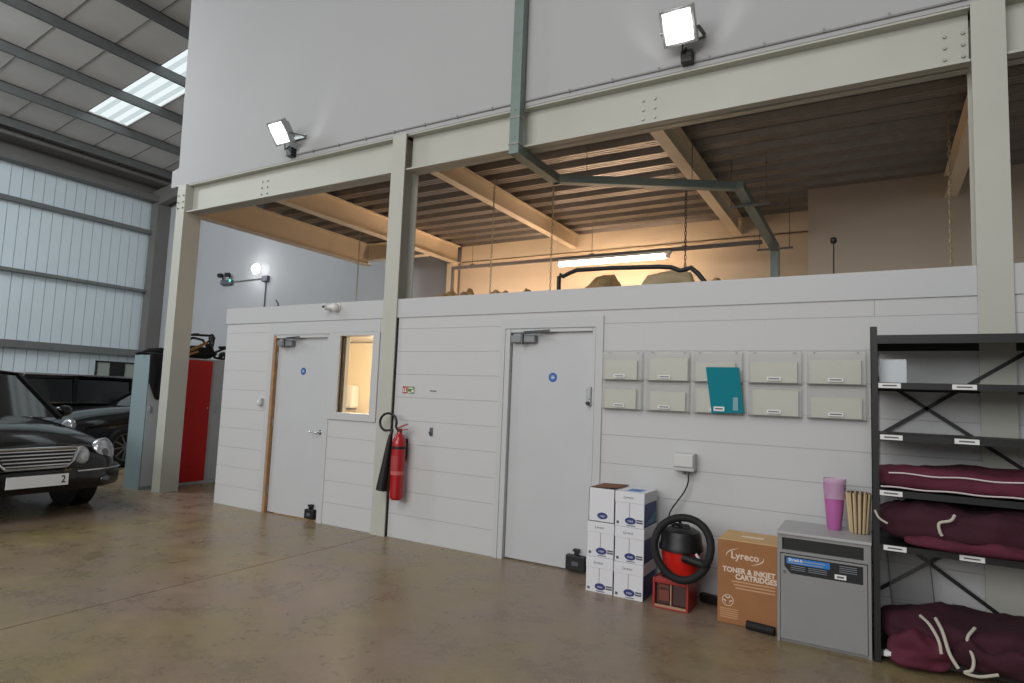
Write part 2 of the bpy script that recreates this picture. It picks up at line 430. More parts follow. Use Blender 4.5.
bx(-2.795, -2.013, .035, .078, .012, 1.962).build('door_leaf', W_DOOR, d2, bevel=.002)
door_closer(d2, -2.785, 1.905, .035); round_sign(d2, -2.385, 1.575, .035)
k = bx(-2.052, -2.008, -.012, .035, 1.345, 1.50).build('code_lock', SILVER, d2, bevel=.01)
kb = MB()
for i in range(5):
    for j in (0, 1): kb.cyl((-2.039+j*.018, -.012, 1.475-i*.018), (-2.039+j*.018, -.017, 1.475-i*.018), .0055, 8)
kb.build('lock_button', CHROME, k)
MB().cyl((-2.03, -.012, 1.368), (-2.03, -.04, 1.368), .014, 14).build('lock_knob', BLACK, k)
bx(-2.014, -2.0085, -.008, .03, 1.345, 1.50).build('lock_side', BLACK, k)
retainer(d2, -2.19, -2.02, .018, .14, .033)

# ---- window into the lit washroom
w1 = bpy.data.objects.new('window_1', None); C.objects.link(w1); w1.matrix_basis = Matrix.Translation((-4.65, 0, 1.1)); w1['kind'] = 'structure'
wb = MB(); X0, X1, Z0, Z1 = -5.0, -4.33, 1.085, 2.0; a0, a1, b0, b1 = -4.885, -4.42, 1.16, 1.965
wb.box(X0, a0, -.016, 0, Z0, Z1); wb.box(a1, X1, -.016, 0, Z0, Z1); wb.box(a0, a1, -.016, 0, Z0, b0); wb.box(a0, a1, -.016, 0, b1, Z1)
wb.box(a0-.045, a0-.005, 0, T, b0, b1); wb.box(a1+.005, a1+.06, 0, T, b0, b1); wb.box(a0-.04, a1+.06, 0, T, b0-.04, b0); wb.box(a0-.04, a1+.06, 0, T, b1, b1+.025)
wb.build('window_frame', W_TRIM, w1, bevel=.003)
bx(a0, a1, .05, .056, b0, b1).build('window_pane', GLASSP, w1)
bx(a0-.004, a0+.012, .02, .07, b0, b1).build('window_gasket', BLACK, w1)
# washroom behind it
wr = MB(); wr.box(-6.6, -4.1, 1.6, 1.65, 0, 2.05); wr.box(-6.64, -6.6, T, 1.65, 0, 2.05); wr.box(-4.15, -4.1, .2, 1.65, 0, 2.05)
struct(wr.build('wall_washroom', CREAMW))
l = bpy.data.lights.new('washroom_lamp', 'POINT'); l.energy = 60; l.color = (1, .80, .55); l.shadow_soft_size = .15
lo = bpy.data.objects.new('washroom_lamp', l); C.objects.link(lo); lo.location = (-5.0, .8, 1.95)
t = thing('soap_dispenser', 'white hand dryer box on the lit washroom wall seen through the window', 'dryer', (-6.21, 1.6, 1.2))
bx(-6.30, -6.12, 1.46, 1.6, 1.15, 1.46).build('casing', WHITE, t, bevel=.03)
bx(-6.28, -6.14, 1.48, 1.57, 1.13, 1.152).build('outlet', INK, t)

# ---- columns
def column(xc, label, foot=True, closed=False):
    c = thing('steel_column', label, 'column', (xc, .085, 0), kind='structure')
    m = MB(); b = .178; m.box(xc-b/2, xc+b/2, -.03, -.016, 0, ZT); m.box(xc-b/2, xc+b/2, .186, .2, 0, ZT); m.box(xc-.005, xc+.005, -.016, .186, 0, ZT)
    if closed: m = MB(); m.box(xc-b/2, xc+b/2, -.03, .215, 0, ZT)
    m.build('column_shaft', STEEL_W, c)
    if foot: bx(xc-.10, xc+.10, -.02, .21, 0, .012).build('base_plate', STEEL_W, c)
    return c
column(-7.97, 'free standing white steel column in front of the red locker', True, True)
column(-4.205, 'white steel column built into the block wall beside the fire extinguisher', False)
column(.64, 'white steel column carrying the mezzanine above the black shelving', False)

# ---- front edge beam in two lengths and end plates with bolts
def bolts(mb, pts, r=.012, d=(0, -.012, 0)):
    for p in pts: mb.cyl(p, Vector(p)+Vector(d), r, 6)
def edge_beam(x0, x1, label, bl):
    o = thing('steel_beam', label, 'beam', ((x0+x1)/2, .085, ZB), kind='structure')
    m = MB(); m.box(x0, x1, -.004, .174, ZB, ZB+.016); m.box(x0, x1, .0, .174, ZT-.016, ZT); m.box(x0, x1, .08, .092, ZB, ZT)
    m.build('beam_section', STEEL_W, o)
    for xs in bl:
        b = MB(); bolts(b, [(xs+dx, .08, z) for dx in (-.05, .05) for z in (3.74, 3.82, 3.90)]); b.build('bolt', BOLT, o)
edge_beam(-7.875, -4.295, 'white steel edge beam of the mezzanine between the two columns', (-6.42,))
edge_beam(-4.115, .55, 'long white steel edge beam of the mezzanine above door with keypad', (-1.60, .47))
edge_beam(.73, XR, 'white steel edge beam beyond the shelving column', ())
b = MB(); bolts(b, [(-7.97+dx, -.03, z) for dx in (-.05, .055) for z in (3.72, 3.80, 3.89)]); cb = b.build('bolt', BOLT, bpy.data.objects['steel_column'])

# ---- mezzanine joists running back from the edge beam
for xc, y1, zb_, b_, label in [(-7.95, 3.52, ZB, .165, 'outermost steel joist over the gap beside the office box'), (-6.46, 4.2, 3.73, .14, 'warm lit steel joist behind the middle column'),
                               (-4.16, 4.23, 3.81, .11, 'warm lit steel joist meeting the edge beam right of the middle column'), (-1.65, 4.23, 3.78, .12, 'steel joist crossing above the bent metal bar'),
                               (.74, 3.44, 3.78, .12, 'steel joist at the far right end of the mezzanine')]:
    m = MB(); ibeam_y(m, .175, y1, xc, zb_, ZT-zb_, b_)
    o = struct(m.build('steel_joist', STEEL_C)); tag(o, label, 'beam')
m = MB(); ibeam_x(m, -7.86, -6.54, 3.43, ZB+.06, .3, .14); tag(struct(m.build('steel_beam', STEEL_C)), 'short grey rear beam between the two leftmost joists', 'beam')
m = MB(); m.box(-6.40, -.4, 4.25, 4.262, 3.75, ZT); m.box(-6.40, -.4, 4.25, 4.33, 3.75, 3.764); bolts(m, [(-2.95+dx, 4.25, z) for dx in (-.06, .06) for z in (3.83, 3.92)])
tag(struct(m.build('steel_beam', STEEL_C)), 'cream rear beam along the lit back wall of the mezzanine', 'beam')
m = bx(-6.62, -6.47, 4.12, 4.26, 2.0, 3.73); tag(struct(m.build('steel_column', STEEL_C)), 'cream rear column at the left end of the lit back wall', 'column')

# ---- corrugated deck (mezzanine soffit)
dk = MB(); pitch = .338; prof = []
y = .19; n = 0
while y < 4.35:
    for dy, dz in ((0, 0), (.035, 0), (.041, .008), (.047, .008), (.053, 0), (.085, 0), (.091, .008), (.097, .008), (.103, 0), (.135, 0), (.165, .065), (.215, .065), (.222, .058), (.236, .058), (.243, .065), (.308, .065)):
        prof.append((y+dy, ZT+.002+dz))
    y += pitch
prof = [p for p in prof if p[0] < 4.36]
A = [dk.bm.verts.new((-8.05, p[0], p[1])) for p in prof]; B = [dk.bm.verts.new((XR, p[0], p[1])) for p in prof]
for i in range(len(prof)-1): dk.bm.faces.new((A[i], A[i+1], B[i+1], B[i]))
dk.box(-8.05, XR, .19, 4.36, ZT+.075, ZT+.2)
struct(dk.build('ceiling', DECK))

# ---- walls behind
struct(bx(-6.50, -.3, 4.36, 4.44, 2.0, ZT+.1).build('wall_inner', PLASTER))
struct(bx(-.69, XR, 3.45, 3.52, 2.0, ZT+.06).build('wall_partition', PLASTER_D))
struct(bx(-17.2, -5.9, 4.8, 4.95, 0, 8.2).build('wall_back', GABLE))
struct(bx(-8.95, -6.5, 4.42, 4.5, 2.0, 4.2).build('wall_recess', GABLE))
# upper panel wall above the edge beam, with its stepped left end
up = MB(); up.prism([(-8.267, -.006, ZT), (4.5, -.006, ZT), (4.5, -.006, 8.4), (-8.22, -.006, 8.4), (-8.12, -.006, 4.30), (-8.267, -.006, 4.272)], (0, .07, 0))
struct(up.build('wall_upper', PANEL))

# ---- side wall cladding and its rails, roof, purlins
Xs = -16.9; cl = MB(); yy = -7.0; pr = []
while yy < 4.8:
    pr += [(Xs, yy), (Xs, yy+.210), (Xs-.035, yy+.211), (Xs-.035, yy+.223), (Xs, yy+.224)]; yy += .224
A = [cl.bm.verts.new((p[0], p[1], 0)) for p in pr]; B = [cl.bm.verts.new((p[0], p[1], 6.35)) for p in pr]
for i in range(len(pr)-1): cl.bm.faces.new((A[i], A[i+1], B[i+1], B[i]))
cl.box(Xs-.25, Xs-.1, -7, 4.9, 0, 6.9)
struct(cl.build('wall_left', CLAD))
for z, hh, lab in ((5.40, .10, 'topmost metal rail on the pale clad side wall'), (3.80, .075, 'middle metal rail on the pale clad side wall'), (2.14, .17, 'lowest metal rail on the pale clad side wall')):
    tag(struct(bx(Xs, Xs+.16, -7, 4.45, z-hh/2, z+hh/2).build('cladding_rail', PURL)), lab, 'rail')
def zr(x): return 6.75+math.tan(R(8))*(x-Xs)
rf = MB()
for y0, y1, x1 in ((-7, 1.60, -7.6), (2.42, 4.85, -7.6)):
    rf.prism([(Xs-.1, y0, zr(Xs-.1)), (x1, y0, zr(x1)), (x1, y0, zr(x1)+.05), (Xs-.1, y0, zr(Xs-.1)+.05)], (0, y1-y0, 0))
rf.prism([(Xs-.1, 1.6, zr(Xs-.1)), (-14.45, 1.6, zr(-14.45)), (-14.45, 1.6, zr(-14.45)+.05), (Xs-.1, 1.6, zr(Xs-.1)+.05)], (0, .82, 0))
yy = -6.7; seam = MB()
while yy < 4.7:
    seam.bar((Xs, yy, zr(Xs)-.004), (-7.6, yy, zr(-7.6)-.004), .014, .012); yy += .83
ro_ = struct(rf.build('roof', ROOFM)); seam.build('roof_seam', DARKST, ro_)
sk = bpy.data.objects.new('window_2', None); C.objects.link(sk); sk.matrix_basis = Matrix.Translation((-11, 2, zr(-11))); sk['kind'] = 'structure'
m = MB(); m.prism([(-14.45, 1.6, zr(-14.45)+.02), (-7.6, 1.6, zr(-7.6)+.02), (-7.6, 1.6, zr(-7.6)+.03), (-14.45, 1.6, zr(-14.45)+.03)], (0, .82, 0)); m.build('rooflight_sheet', E_SKY, sk)
m = MB()
for yy in (1.78, 2.05, 2.28): m.bar((-14.45, yy, zr(-14.45)+.012), (-7.6, yy, zr(-7.6)+.012), .10, .012)
m.build('rooflight_rib', E_SKY2, sk)
for i, xp in enumerate((-15.86, -14.5, -13.15, -11.8, -10.42, -9.07)):
    m = MB(); z = zr(xp); m.box(xp-.03, xp+.03, -7, 4.6, z-.20, z-.18); m.box(xp-.008, xp+.008, -7, 4.6, z-.2, z-.005); m.box(xp-.05, xp+.008, -7, 4.6, z-.02, z-.005)
    o = struct(m.build('roof_purlin', PURL)); tag(o, ('lowest roof purlin, next to the eaves beam', 'roof purlin crossing the bottom end of the rooflight', 'roof purlin second up the slope across the rooflight', 'roof purlin third up the slope across the rooflight', 'roof purlin above the rooflight beside the white panel wall', 'highest roof purlin hidden mostly behind the white panel wall')[i], 'purlin')
m = MB(); m.box(Xs+.02, Xs+.35, -7, 4.6, 6.22, 6.36); m.box(Xs+.02, Xs+.06, -7, 4.6, 6.36, 6.7); m.box(Xs+.2, Xs+.75, -7, 4.6, 6.62, 6.70)
tag(struct(m.build('steel_beam', DARKST)), 'dark eaves beam along the top of the clad side wall', 'beam')
m = MB(); m.prism([(Xs, 4.45, zr(Xs)-.65), (-7.6, 4.45, zr(-7.6)-.42), (-7.6, 4.45, zr(-7.6)-.21), (Xs, 4.45, zr(Xs)-.21)], (0, .18, 0))
tag(struct(m.build('steel_beam', DARKST)), 'dark sloping rafter along the end wall', 'beam')
m = MB(); m.box(Xs+.02, Xs+.34, 4.44, 4.79, 0, 6.3)
tag(struct(m.build('steel_column', DARKST)), 'dark grey steel column in the far corner of the warehouse', 'column')

# ================================================================== LIGHTS AND SERVICES ON THE WALLS
def floodlight(x, label, jx):
    o = thing('floodlight', label, 'floodlight', (x, -.02, 4.27), group='floodlights on the upper panel wall')
    m = Matrix.Translation((x, -.26, 4.26)) @ Matrix.Rotation(R(38), 4, 'X') @ Matrix.Rotation(R(0), 4, 'Z')
    h_ = MB(); W_, H_ = .128, .132
    h_.box(-W_, W_, 0, .05, -H_, H_, m); h_.box(-W_, -W_+.022, -.02, 0, -H_, H_, m); h_.box(W_-.022, W_, -.02, 0, -H_, H_, m); h_.box(-W_+.022, W_-.022, -.02, 0, -H_, -H_+.022, m); h_.box(-W_+.022, W_-.022, -.02, 0, H_-.022, H_, m)
    for k in range(6): h_.box(-W_+.012+k*.045, -W_+.022+k*.045, .05, .085, -H_*.7, H_*.7, m)
    h_.build('housing', SILVER, o, bevel=.003)
    bx(-W_+.022, W_-.022, -.012, -.006, -H_+.022, H_-.022, m=m).build('lamp_glass', E_FLOOD, o)
    br = MB(); br.bar((x-.138, -.24, 4.25), (x-.138, -.03, 4.29), .03, .006); br.bar((x+.138, -.24, 4.25), (x+.138, -.03, 4.29), .03, .006); br.box(x-.145, x+.145, -.03, -.006, 4.27, 4.31); br.build('bracket', GALV, o)
    j = MB(); j.box(jx-.045, jx+.045, -.085, -.006, 4.065, 4.165); j.build('junction_box', BLACK, o, bevel=.006)
    MB().tube([(x+.02, -.2, 4.16), (jx-.02, -.12, 4.13), (jx-.01, -.06, 4.19), (jx, -.045, 4.165)], .007, 8).build('cable', BLACK, o)
    d = bpy.data.lights.new('flood_beam', 'SPOT'); d.energy = 25; d.spot_size = R(100); d.spot_blend = .6; d.color = (1, .98, .95); d.shadow_soft_size = .12
    s_ = bpy.data.objects.new('flood_beam', d); C.objects.link(s_); s_.parent = o
    s_.matrix_basis = o.matrix_basis.inverted() @ (m @ Matrix.Translation((0, -.05, 0)) @ Matrix.Rotation(PI/2, 4, 'X'))
    return o
floodlight(-5.78, 'bright floodlight on the panel wall near the left column', -5.83)
floodlight(-1.27, 'bright floodlight on the panel wall above the long edge beam', -1.255)
o = thing('cable_conduit', 'thin grey cable run clipped along the bottom of the white panel wall', 'conduit', (-3, -.01, 4.1))
MB().tube([(-5.78, -.014, 4.095), (XR, -.014, 4.072)], .009, 8).build('cable', mat('cable_grey', (150, 150, 152), .5), o)
cg = mat('clip_grey', (140, 140, 142), .5)
for i in range(18):
    if i != 7: bx(-5.5+i*.4, -5.485+i*.4, -.026, -.006, 4.075, 4.105).build('clip', cg, o)

# galvanised trunking: down the panel, back under the deck, across, back again and down
o = thing('cable_trunking', 'grey galvanised trunking dropping down the panel wall then crossing under the deck', 'trunking', (-2.78, -.05, 3.6))
m = MB(); m.box(-2.835, -2.735, -.11, -.03, 3.66, 8.3); m.build('drop_length', TRUNK, o, bevel=.003)
for zz_ in (3.90, 3.655): bx(-2.84, -2.73, -.114, -.027, zz_, zz_+.015).build('joint_band', BOLT, o)
for zz_ in (3.98, 3.72): MB().cyl((-2.785, -.11, zz_), (-2.785, -.116, zz_), .009, 6).build('bolt', BOLT, o)
zt = 3.60
bx(-2.80, -2.77, -.03, -.006, 4.3, 4.34).build('fixing', BOLT, o)
MB().box(-2.835, -2.735, -.11, .78, zt-.03, zt+.055).build('back_length', TRUNK, o, bevel=.003)
MB().bar((-2.80, .74, zt+.01), (-1.14, 1.70, zt+.01), .09, .08).build('cross_length', TRUNK, o, bevel=.003)
MB().bar((-1.17, 1.62, zt+.01), (-1.09, 3.66, 3.42), .10, .08).build('rear_length', TRUNK, o, bevel=.003)
MB().box(-1.14, -1.04, 3.62, 3.70, 2.1, 3.40).build('rear_drop', TRUNK, o, bevel=.003)
m = MB()
for (px, py) in ((-1.19, 2.05), (-1.13, 3.55)):
    zz = zt+.01-(py-1.62)/2.04*.18
    m = MB(); m.bar((px-.16, py, zz-.055), (px+.26, py, zz-.055), .03, .02)
    for dx in (-.13, .22): m.cyl((px+dx, py, zz-.06), (px+dx, py, ZT), .004, 6)
    m.build('hanger', DARKST, o)
for (px, py) in ((-2.5, .87), (-1.72, 1.33), (-1.58, 1.41)): MB().cyl((px, py, zt+.03), (px, py, ZT+.02), .004, 6).build('drop_rod', DARKST, o)

# suspended strut rail with the tube light under it
o = thing('strut_rail', 'grey suspended rail running along the lit back wall of the mezzanine', 'rail', (-3.4, 3.5, 3.5))
m = MB(); m.box(-6.05, -1.22, 3.48, 3.52, 3.45, 3.50); m.box(-6.05, -6.01, 3.48, 3.52, 2.1, 3.45); m.build('rail', DARKST, o)
for px in (-5.65, -3.55, -2.2): MB().cyl((px, 3.5, 3.5), (px, 3.5, ZT+.02), .004, 6).box(px-.03, px+.03, 3.475, 3.525, 3.50, 3.515).build('drop_rod', DARKST, o)
o = thing('tube_light', 'glowing fluorescent batten hung below the rail above the junk', 'tube light', (-3.25, 3.45, 3.42))
m = MB(); m.box(-4.06, -2.38, 3.43, 3.52, 3.415, 3.45); m.build('batten', WHITE, o)
m = MB(); m.tube([(-4.05, 3.47, 3.385), (-2.45, 3.47, 3.385)], .034, 14); m.build('tube', E_TUBE, o, smooth=40)
m = MB(); m.box(-4.09, -4.05, 3.44, 3.50, 3.36, 3.42); m.box(-2.45, -2.40, 3.44, 3.50, 3.36, 3.42); m.build('end_cap', WHITE, o)

# chains hanging from the deck
def chain(x, y, z0, z1, label):
    m = MB(); L = .042; k = 0; z = z1
    while z > z0:
        r = .0042; pts = []
        for a in range(10):
            t_ = 2*PI*a/10; u = .010*math.cos(t_); v = (L*.62)*math.sin(t_)
            pts.append((x+(u if k % 2 == 0 else 0), y+(0 if k % 2 == 0 else u), z-L/2+v))
        m.tube(pts, r, 5, closed=True); z -= L; k += 1
    o_ = m.build('hanging_chain', mat_chain if abs(x+1.65) > .1 else mat_chain_d); tag(o_, label, 'chain', 'chains hanging under the mezzanine deck'); return o_
mat_chain = mat('chain_pale', (170, 158, 130), .45, .5); mat_chain_d = mat('chain_dark', (70, 60, 50), .45, .6)
chain(-1.66, 1.5, 2.6, 3.57, 'dark chain hanging in front of the right end of the bent bar')
chain(-4.0, 1.5, 2.5, 4.04, 'pale chain hanging just left of the warm joist end, over the junk')
chain(-3.19, 1.5, 2.5, 4.04, 'pale chain hanging beside the left end of the tube light')
chain(-7.376, 2.69, 2.5, 4.04, 'pale chain hanging left of the middle column')
chain(.56, 1.5, 2.5, 4.04, 'pale chain hanging at far right above the shelving')

# emergency lights on the end wall
o = thing('emergency_light', 'emergency light unit with green indicator on the back wall', 'emergency light', (-13.85, 4.8, 4.0), group='twin spot emergency lights on the back wall')
bx(-14.0, -13.6, 4.70, 4.8, 3.86, 3.98).build('casing', INK, o, bevel=.01)
m = MB()
for dx in (-.16, .12): m.cyl((-13.82+dx, 4.72, 4.10), (-13.80+dx, 4.62, 4.08), .055, 12); m.cyl((-13.82+dx, 4.75, 3.98), (-13.82+dx, 4.74, 4.08), .015, 8)
m.build('lamp_head', BLACK, o)
MB().cyl((-13.62, 4.70, 3.95), (-13.62, 4.69, 3.95), .03, 10).build('indicator', E_GREEN, o)
o = thing('emergency_light', 'lit emergency light on the back wall with conduit below it', 'emergency light', (-12.5, 4.8, 4.0), group='twin spot emergency lights on the back wall')
bx(-12.48, -12.28, 4.72, 4.8, 3.86, 4.0).build('casing', INK, o, bevel=.01)
MB().lathe([(0, -.02), (.11, -.02), (.13, .02), (.05, .10), (0, .11)], 14, Matrix.Translation((-12.52, 4.60, 4.14)) @ Matrix.Rotation(R(90), 4, 'X')).build('lamp_head', E_EM, o)
MB().tube([(-12.38, 4.775, 3.86), (-12.38, 4.775, 2.3)], .014, 8).tube([(-13.58, 4.78, 3.93), (-12.48, 4.78, 3.95)], .014, 8).build('conduit', DARKST, o)
d = bpy.data.lights.new('emergency_beam', 'POINT'); d.energy = 14; d.shadow_soft_size = .08; s_ = bpy.data.objects.new('emergency_beam', d); C.objects.link(s_); s_.parent = o; s_.matrix_basis = Matrix.Translation((-.05, -.32, .14))

# camera, switch, signs on the block wall
o = thing('security_camera', 'white bullet security camera on the fascia above the small window', 'camera', (-5.0, -.012, 2.27))
MB().cyl((-4.95, -.012, 2.272), (-4.95, -.03, 2.272), .05, 20).build('mount', WHITE, o, smooth=40)
MB().blob((-4.95, -.055, 2.268), (.046, .046, .046), 0, 1, 1, 3).build('ball', WHITE, o, smooth=60)
fd = Vector((-.35, -.93, -.1)).normalized(); sd = Vector((fd.y, -fd.x, 0)).normalized(); b0 = Vector((-4.965, -.06, 2.268)); fc = b0+Vector((-.075, -.03, .004))
MB().cyl(b0, fc, .028, 16).cyl(fc-fd*.02, fc+fd*.03, .036, 18).build('body', WHITE, o, smooth=40)
for k_ in (-1, 1): MB().cyl(fc+sd*.017*k_+fd*.03, fc+sd*.017*k_+fd*.034, .0145, 14).build('lens', BLACK, o)
o = thing('metal_bracket', 'small dark bracket on the fascia left of the security camera', 'bracket', (-6.0, .05, 2.325))
MB().tube([(-5.95, .03, 2.325), (-5.97, .03, 2.37), (-6.0, .03, 2.40)], .009, 8).build('arm', INK, o)
bx(-6.0, -5.92, .01, .05, 2.322, 2.334).build('foot', INK, o)
o = thing('light_switch', 'small white switch box on the block wall left of the timber edged door', 'switch', (-6.085, 0, 1.22))
bx(-6.125, -6.045, -.042, 0, 1.185, 1.265).build('box', mat('switch_grey', (196, 198, 200), .5), o, bevel=.004)
bx(-6.10, -6.07, -.048, -.04, 1.205, 1.245).build('rocker', WHITE, o, bevel=.002)
o = thing('fire_sign', 'small red and green fire sign on the block wall above the extinguisher', 'sign', (-3.93, 0, 1.42))
bx(-4.005, -3.855, -.003, 0, 1.385, 1.46).build('plate', WHITE, o)
bx(-4.003, -3.945, -.0045, -.003, 1.388, 1.457).build('red_panel', SIGNR, o)
m = bx(-3.941, -3.857, -.0045, -.003, 1.388, 1.457).build('green_panel', SIGNG, o)
m = MB(); m.box(-3.993, -3.983, -.0052, -.0045, 1.40, 1.44); m.box(-3.975, -3.955, -.0052, -.0045, 1.40, 1.412); m.box(-3.97, -3.96, -.0052, -.0045, 1.412, 1.445); m.box(-3.935, -3.90, -.0052, -.0045, 1.395, 1.405); m.box(-3.93, -3.87, -.0052, -.0045, 1.435, 1.445); m.box(-3.89, -3.865, -.0052, -.0045, 1.40, 1.425)
m.build('pictogram', WHITE, o)
o = thing('notice_plate', 'tiny pale label on the block wall between the fire sign and door', 'label', (-3.63, 0, 1.42))
bx(-3.68, -3.58, -.002, 0, 1.408, 1.432).build('plate', mat('plate_white', (216, 216, 214), .5), o); bx(-3.67, -3.59, -.0027, -.002, 1.414, 1.426).build('print', INK, o)
o = thing('wall_hook', 'small dark metal hook on the block wall right of the extinguisher', 'hook', (-3.63, 0, 1.03))
bx(-3.645, -3.61, -.008, 0, .995, 1.075).build('plate', INK, o, bevel=.003); MB().tube([(-3.628, -.008, 1.02), (-3.628, -.03, 1.015), (-3.628, -.034, 1.04)], .006, 8).build('peg', INK, o)

# fire extinguisher
o = thing('fire_extinguisher', 'red fire extinguisher with black horn hung on the block wall by the column', 'fire extinguisher', (-3.925, -.1, .385))
EX, EY = -3.925, -.105
MB().lathe([(0, .385), (.05, .385), (.064, .40), (.066, .42), (.066, .90), (.060, .945), (.042, .985), (.024, 1.005), (.022, 1.02), (0, 1.02)], 28, Matrix.Translation((EX, EY, 0))).build('cylinder', REDEXT, o, smooth=40)
MB().lathe([(.0665, .62), (.0668, .62), (.0668, .655), (.0665, .655)], 28, Matrix.Translation((EX, EY, 0))).build('label_band', mat('ext_band', (196, 96, 96), .5), o, smooth=40)
lb = MB()
for i in range(9):
    a0, a1 = R(-140+i*10), R(-130+i*10)
    for z0, z1 in ((.66, .80),): lb.poly([(EX+.0675*math.cos(a0), EY+.0675*math.sin(a0), z0), (EX+.0675*math.cos(a1), EY+.0675*math.sin(a1), z0), (EX+.0675*math.cos(a1), EY+.0675*math.sin(a1), z1), (EX+.0675*math.cos(a0), EY+.0675*math.sin(a0), z1)])
lb.build('label', mat('ext_label', (170, 60, 58), .5), o, smooth=60)
MB().box(EX-.02, EX+.02, EY-.018, EY+.018, 1.01, 1.05).build('valve', mat('brass_dark', (90, 60, 50), .4, .5), o, bevel=.004)
MB().bar((EX-.02, EY, 1.055), (EX+.10, EY-.01, 1.10), .018, .008).build('lever', REDEXT, o); MB().bar((EX-.01, EY, 1.035), (EX+.10, EY-.01, 1.05), .018, .008).build('carry_handle', REDEXT, o)
hp = []
hc = (-4.06, -.115, 1.105)
for i in range(17):
    a = R(-25+i*17.5); hp.append((hc[0]+.10*math.cos(a), hc[1]-i*.001, hc[2]+.085*math.sin(a)))
MB().tube([(EX-.02, EY, 1.03)]+hp+[(EX-.06, EY-.03, 1.035), (EX-.085, EY-.03, .97)], .012, 10).build('hose', BLACK, o, smooth=50)
MB().tube([(EX-.083, EY-.03, .99), (EX-.095, EY-.03, .92), (EX-.112, EY-.03, .80), (EX-.16, EY-.03, .46)], [.018, .026, .034, .056], 18).build('horn', BLACK, o, smooth=50)
bx(EX-.02, EX+.02, -.045, 0, .75, .95).build('wall_bracket', BLACK, o); MB().lathe([(.0675, .86), (.069, .86), (.069, .885), (.0675, .885)], 28, Matrix.Translation((EX, EY, 0))).build('strap', BLACK, o)

# fused outlet box with the vacuum's lead
o = thing('wall_socket', 'grey weatherproof socket box on the block wall above the vacuum cleaner', 'socket', (-1.225, 0, .97))
bx(-1.305, -1.15, -.085, 0, .90, 1.03).build('box', mat('socket_grey', (196, 196, 194), .5), o, bevel=.008)
bx(-1.30, -1.155, -.10, -.085, .93, 1.027).build('flap', mat('socket_lid', (206, 206, 204), .4), o, bevel=.008)
MB().cyl((-1.23, -.05, .90), (-1.23, -.05, .875), .014, 10).cyl((-1.195, -.05, .90), (-1.195, -.05, .88), .01, 10).build('gland', INK, o)
o = MB().cord([(-1.20, -.05, .885), (-1.20, -.055, .82), (-1.225, -.06, .75), (-1.27, -.07, .68), (-1.305, -.10, .62), (-1.315, -.13, .57), (-1.29, -.16, .53), (-1.25, -.2, .50)], .0055, 8).build('power_cord', BLACK, smooth=60)
tag(o, 'thin black power lead running from the grey socket down to the vacuum cleaner', 'cord')

# ================================================================== CLEAR POCKETS ON THE WALL
xs = [(-1.905, -1.567), (-1.548, -1.20), (-1.186, -.823), (-.795, -.434), (-.412, -.048)]
ord_ = ['first', 'second', 'third', 'fourth', 'fifth']
rnd = random.Random(4)
for ci, (x0, x1) in enumerate(xs):
    for ri, (z0, z1) in enumerate(((1.565, 1.80), (1.335, 1.56))):
        lab = 'clear plastic wall pocket, %s from door in the %s row' % (ord_[ci], ('upper', 'lower')[ri])
        if ci == 2: lab = 'clear wall pocket %s, behind the teal folder' % ('of the upper row', 'of the lower row holding its foot')[ri]
        if ci == 4: lab = 'clear plastic wall pocket nearest the black shelving, %s row' % ('upper', 'lower')[ri]
        o = thing('wall_pocket', lab, 'wall pocket', ((x0+x1)/2, 0, z0), group='clear document pockets on the block wall')
        bx(x0+.004, x1-.004, -.006, -.002, z0, z1).build('back_sheet', ACRYL, o)
        zf = z1-.012 if ri == 0 else z0+.205
        f_ = MB(); f_.box(x0+.004, x1-.004, -.050, -.047, z0, zf); f_.box(x0+.004, x0+.007, -.047, -.006, z0, zf); f_.box(x1-.007, x1-.004, -.047, -.006, z0, zf); f_.build('pocket_front', ACRYL, o)
        e_ = MB(); e_.box(x0+.004, x1-.004, -.05, -.006, z0-.003, z0+.002); e_.box(x0+.003, x1-.003, -.051, -.046, zf-.003, zf); e_.build('bottom_edge', ACRYLE, o)
        lx = (x0+x1)/2+(-.02 if ci < 2 else .0); bx(lx-.045, lx+.045, -.0515, -.050, z0+.018, z0+.042).build('label_strip', WHITE, o)
        bx(lx-.036, lx+.036, -.0522, -.0515, z0+.026, z0+.034).build('label_print', INK, o)
        if ri == 0:
            m = MB()
            for dx in (x0+.05, x1-.05): m.cyl((dx, -.006, z1-.02), (dx, -.012, z1-.02), .006, 8)
            m.build('screw', DARKST, o)
        pw = rnd.uniform(.88, 1.0)*(x1-x0-.05); px = x0+.02+rnd.uniform(0, 1)*(x1-x0-.04-pw)
        pp = bx(px, px+pw, -.03, -.012, z0+.004, z0+rnd.uniform(.13, .19)).build('paper_sheaf', PAPERY, o)
o = thing('folder', 'teal plastic folder standing in the third column of wall pockets', 'folder', (-.94, -.03, 1.335))
m = MB(); q = [(-1.035, -.064, 1.335), (-.812, -.060, 1.345), (-.848, -.056, 1.672), (-1.082, -.056, 1.672)]
m.prism(q, (0, .006, 0)); m.build('cover', TEAL, o)
bx(-1.02, -.945, -.0665, -.064, 1.352, 1.385).build('title_label', WHITE, o); bx(-1.01, -.955, -.0672, -.0665, 1.364, 1.374).build('title_print', INK, o)
bx(-.885, -.85, -.0645, -.0615, 1.36, 1.455).build('spine_label', mat('label_blue_grey', (120, 160, 168), .5), o)

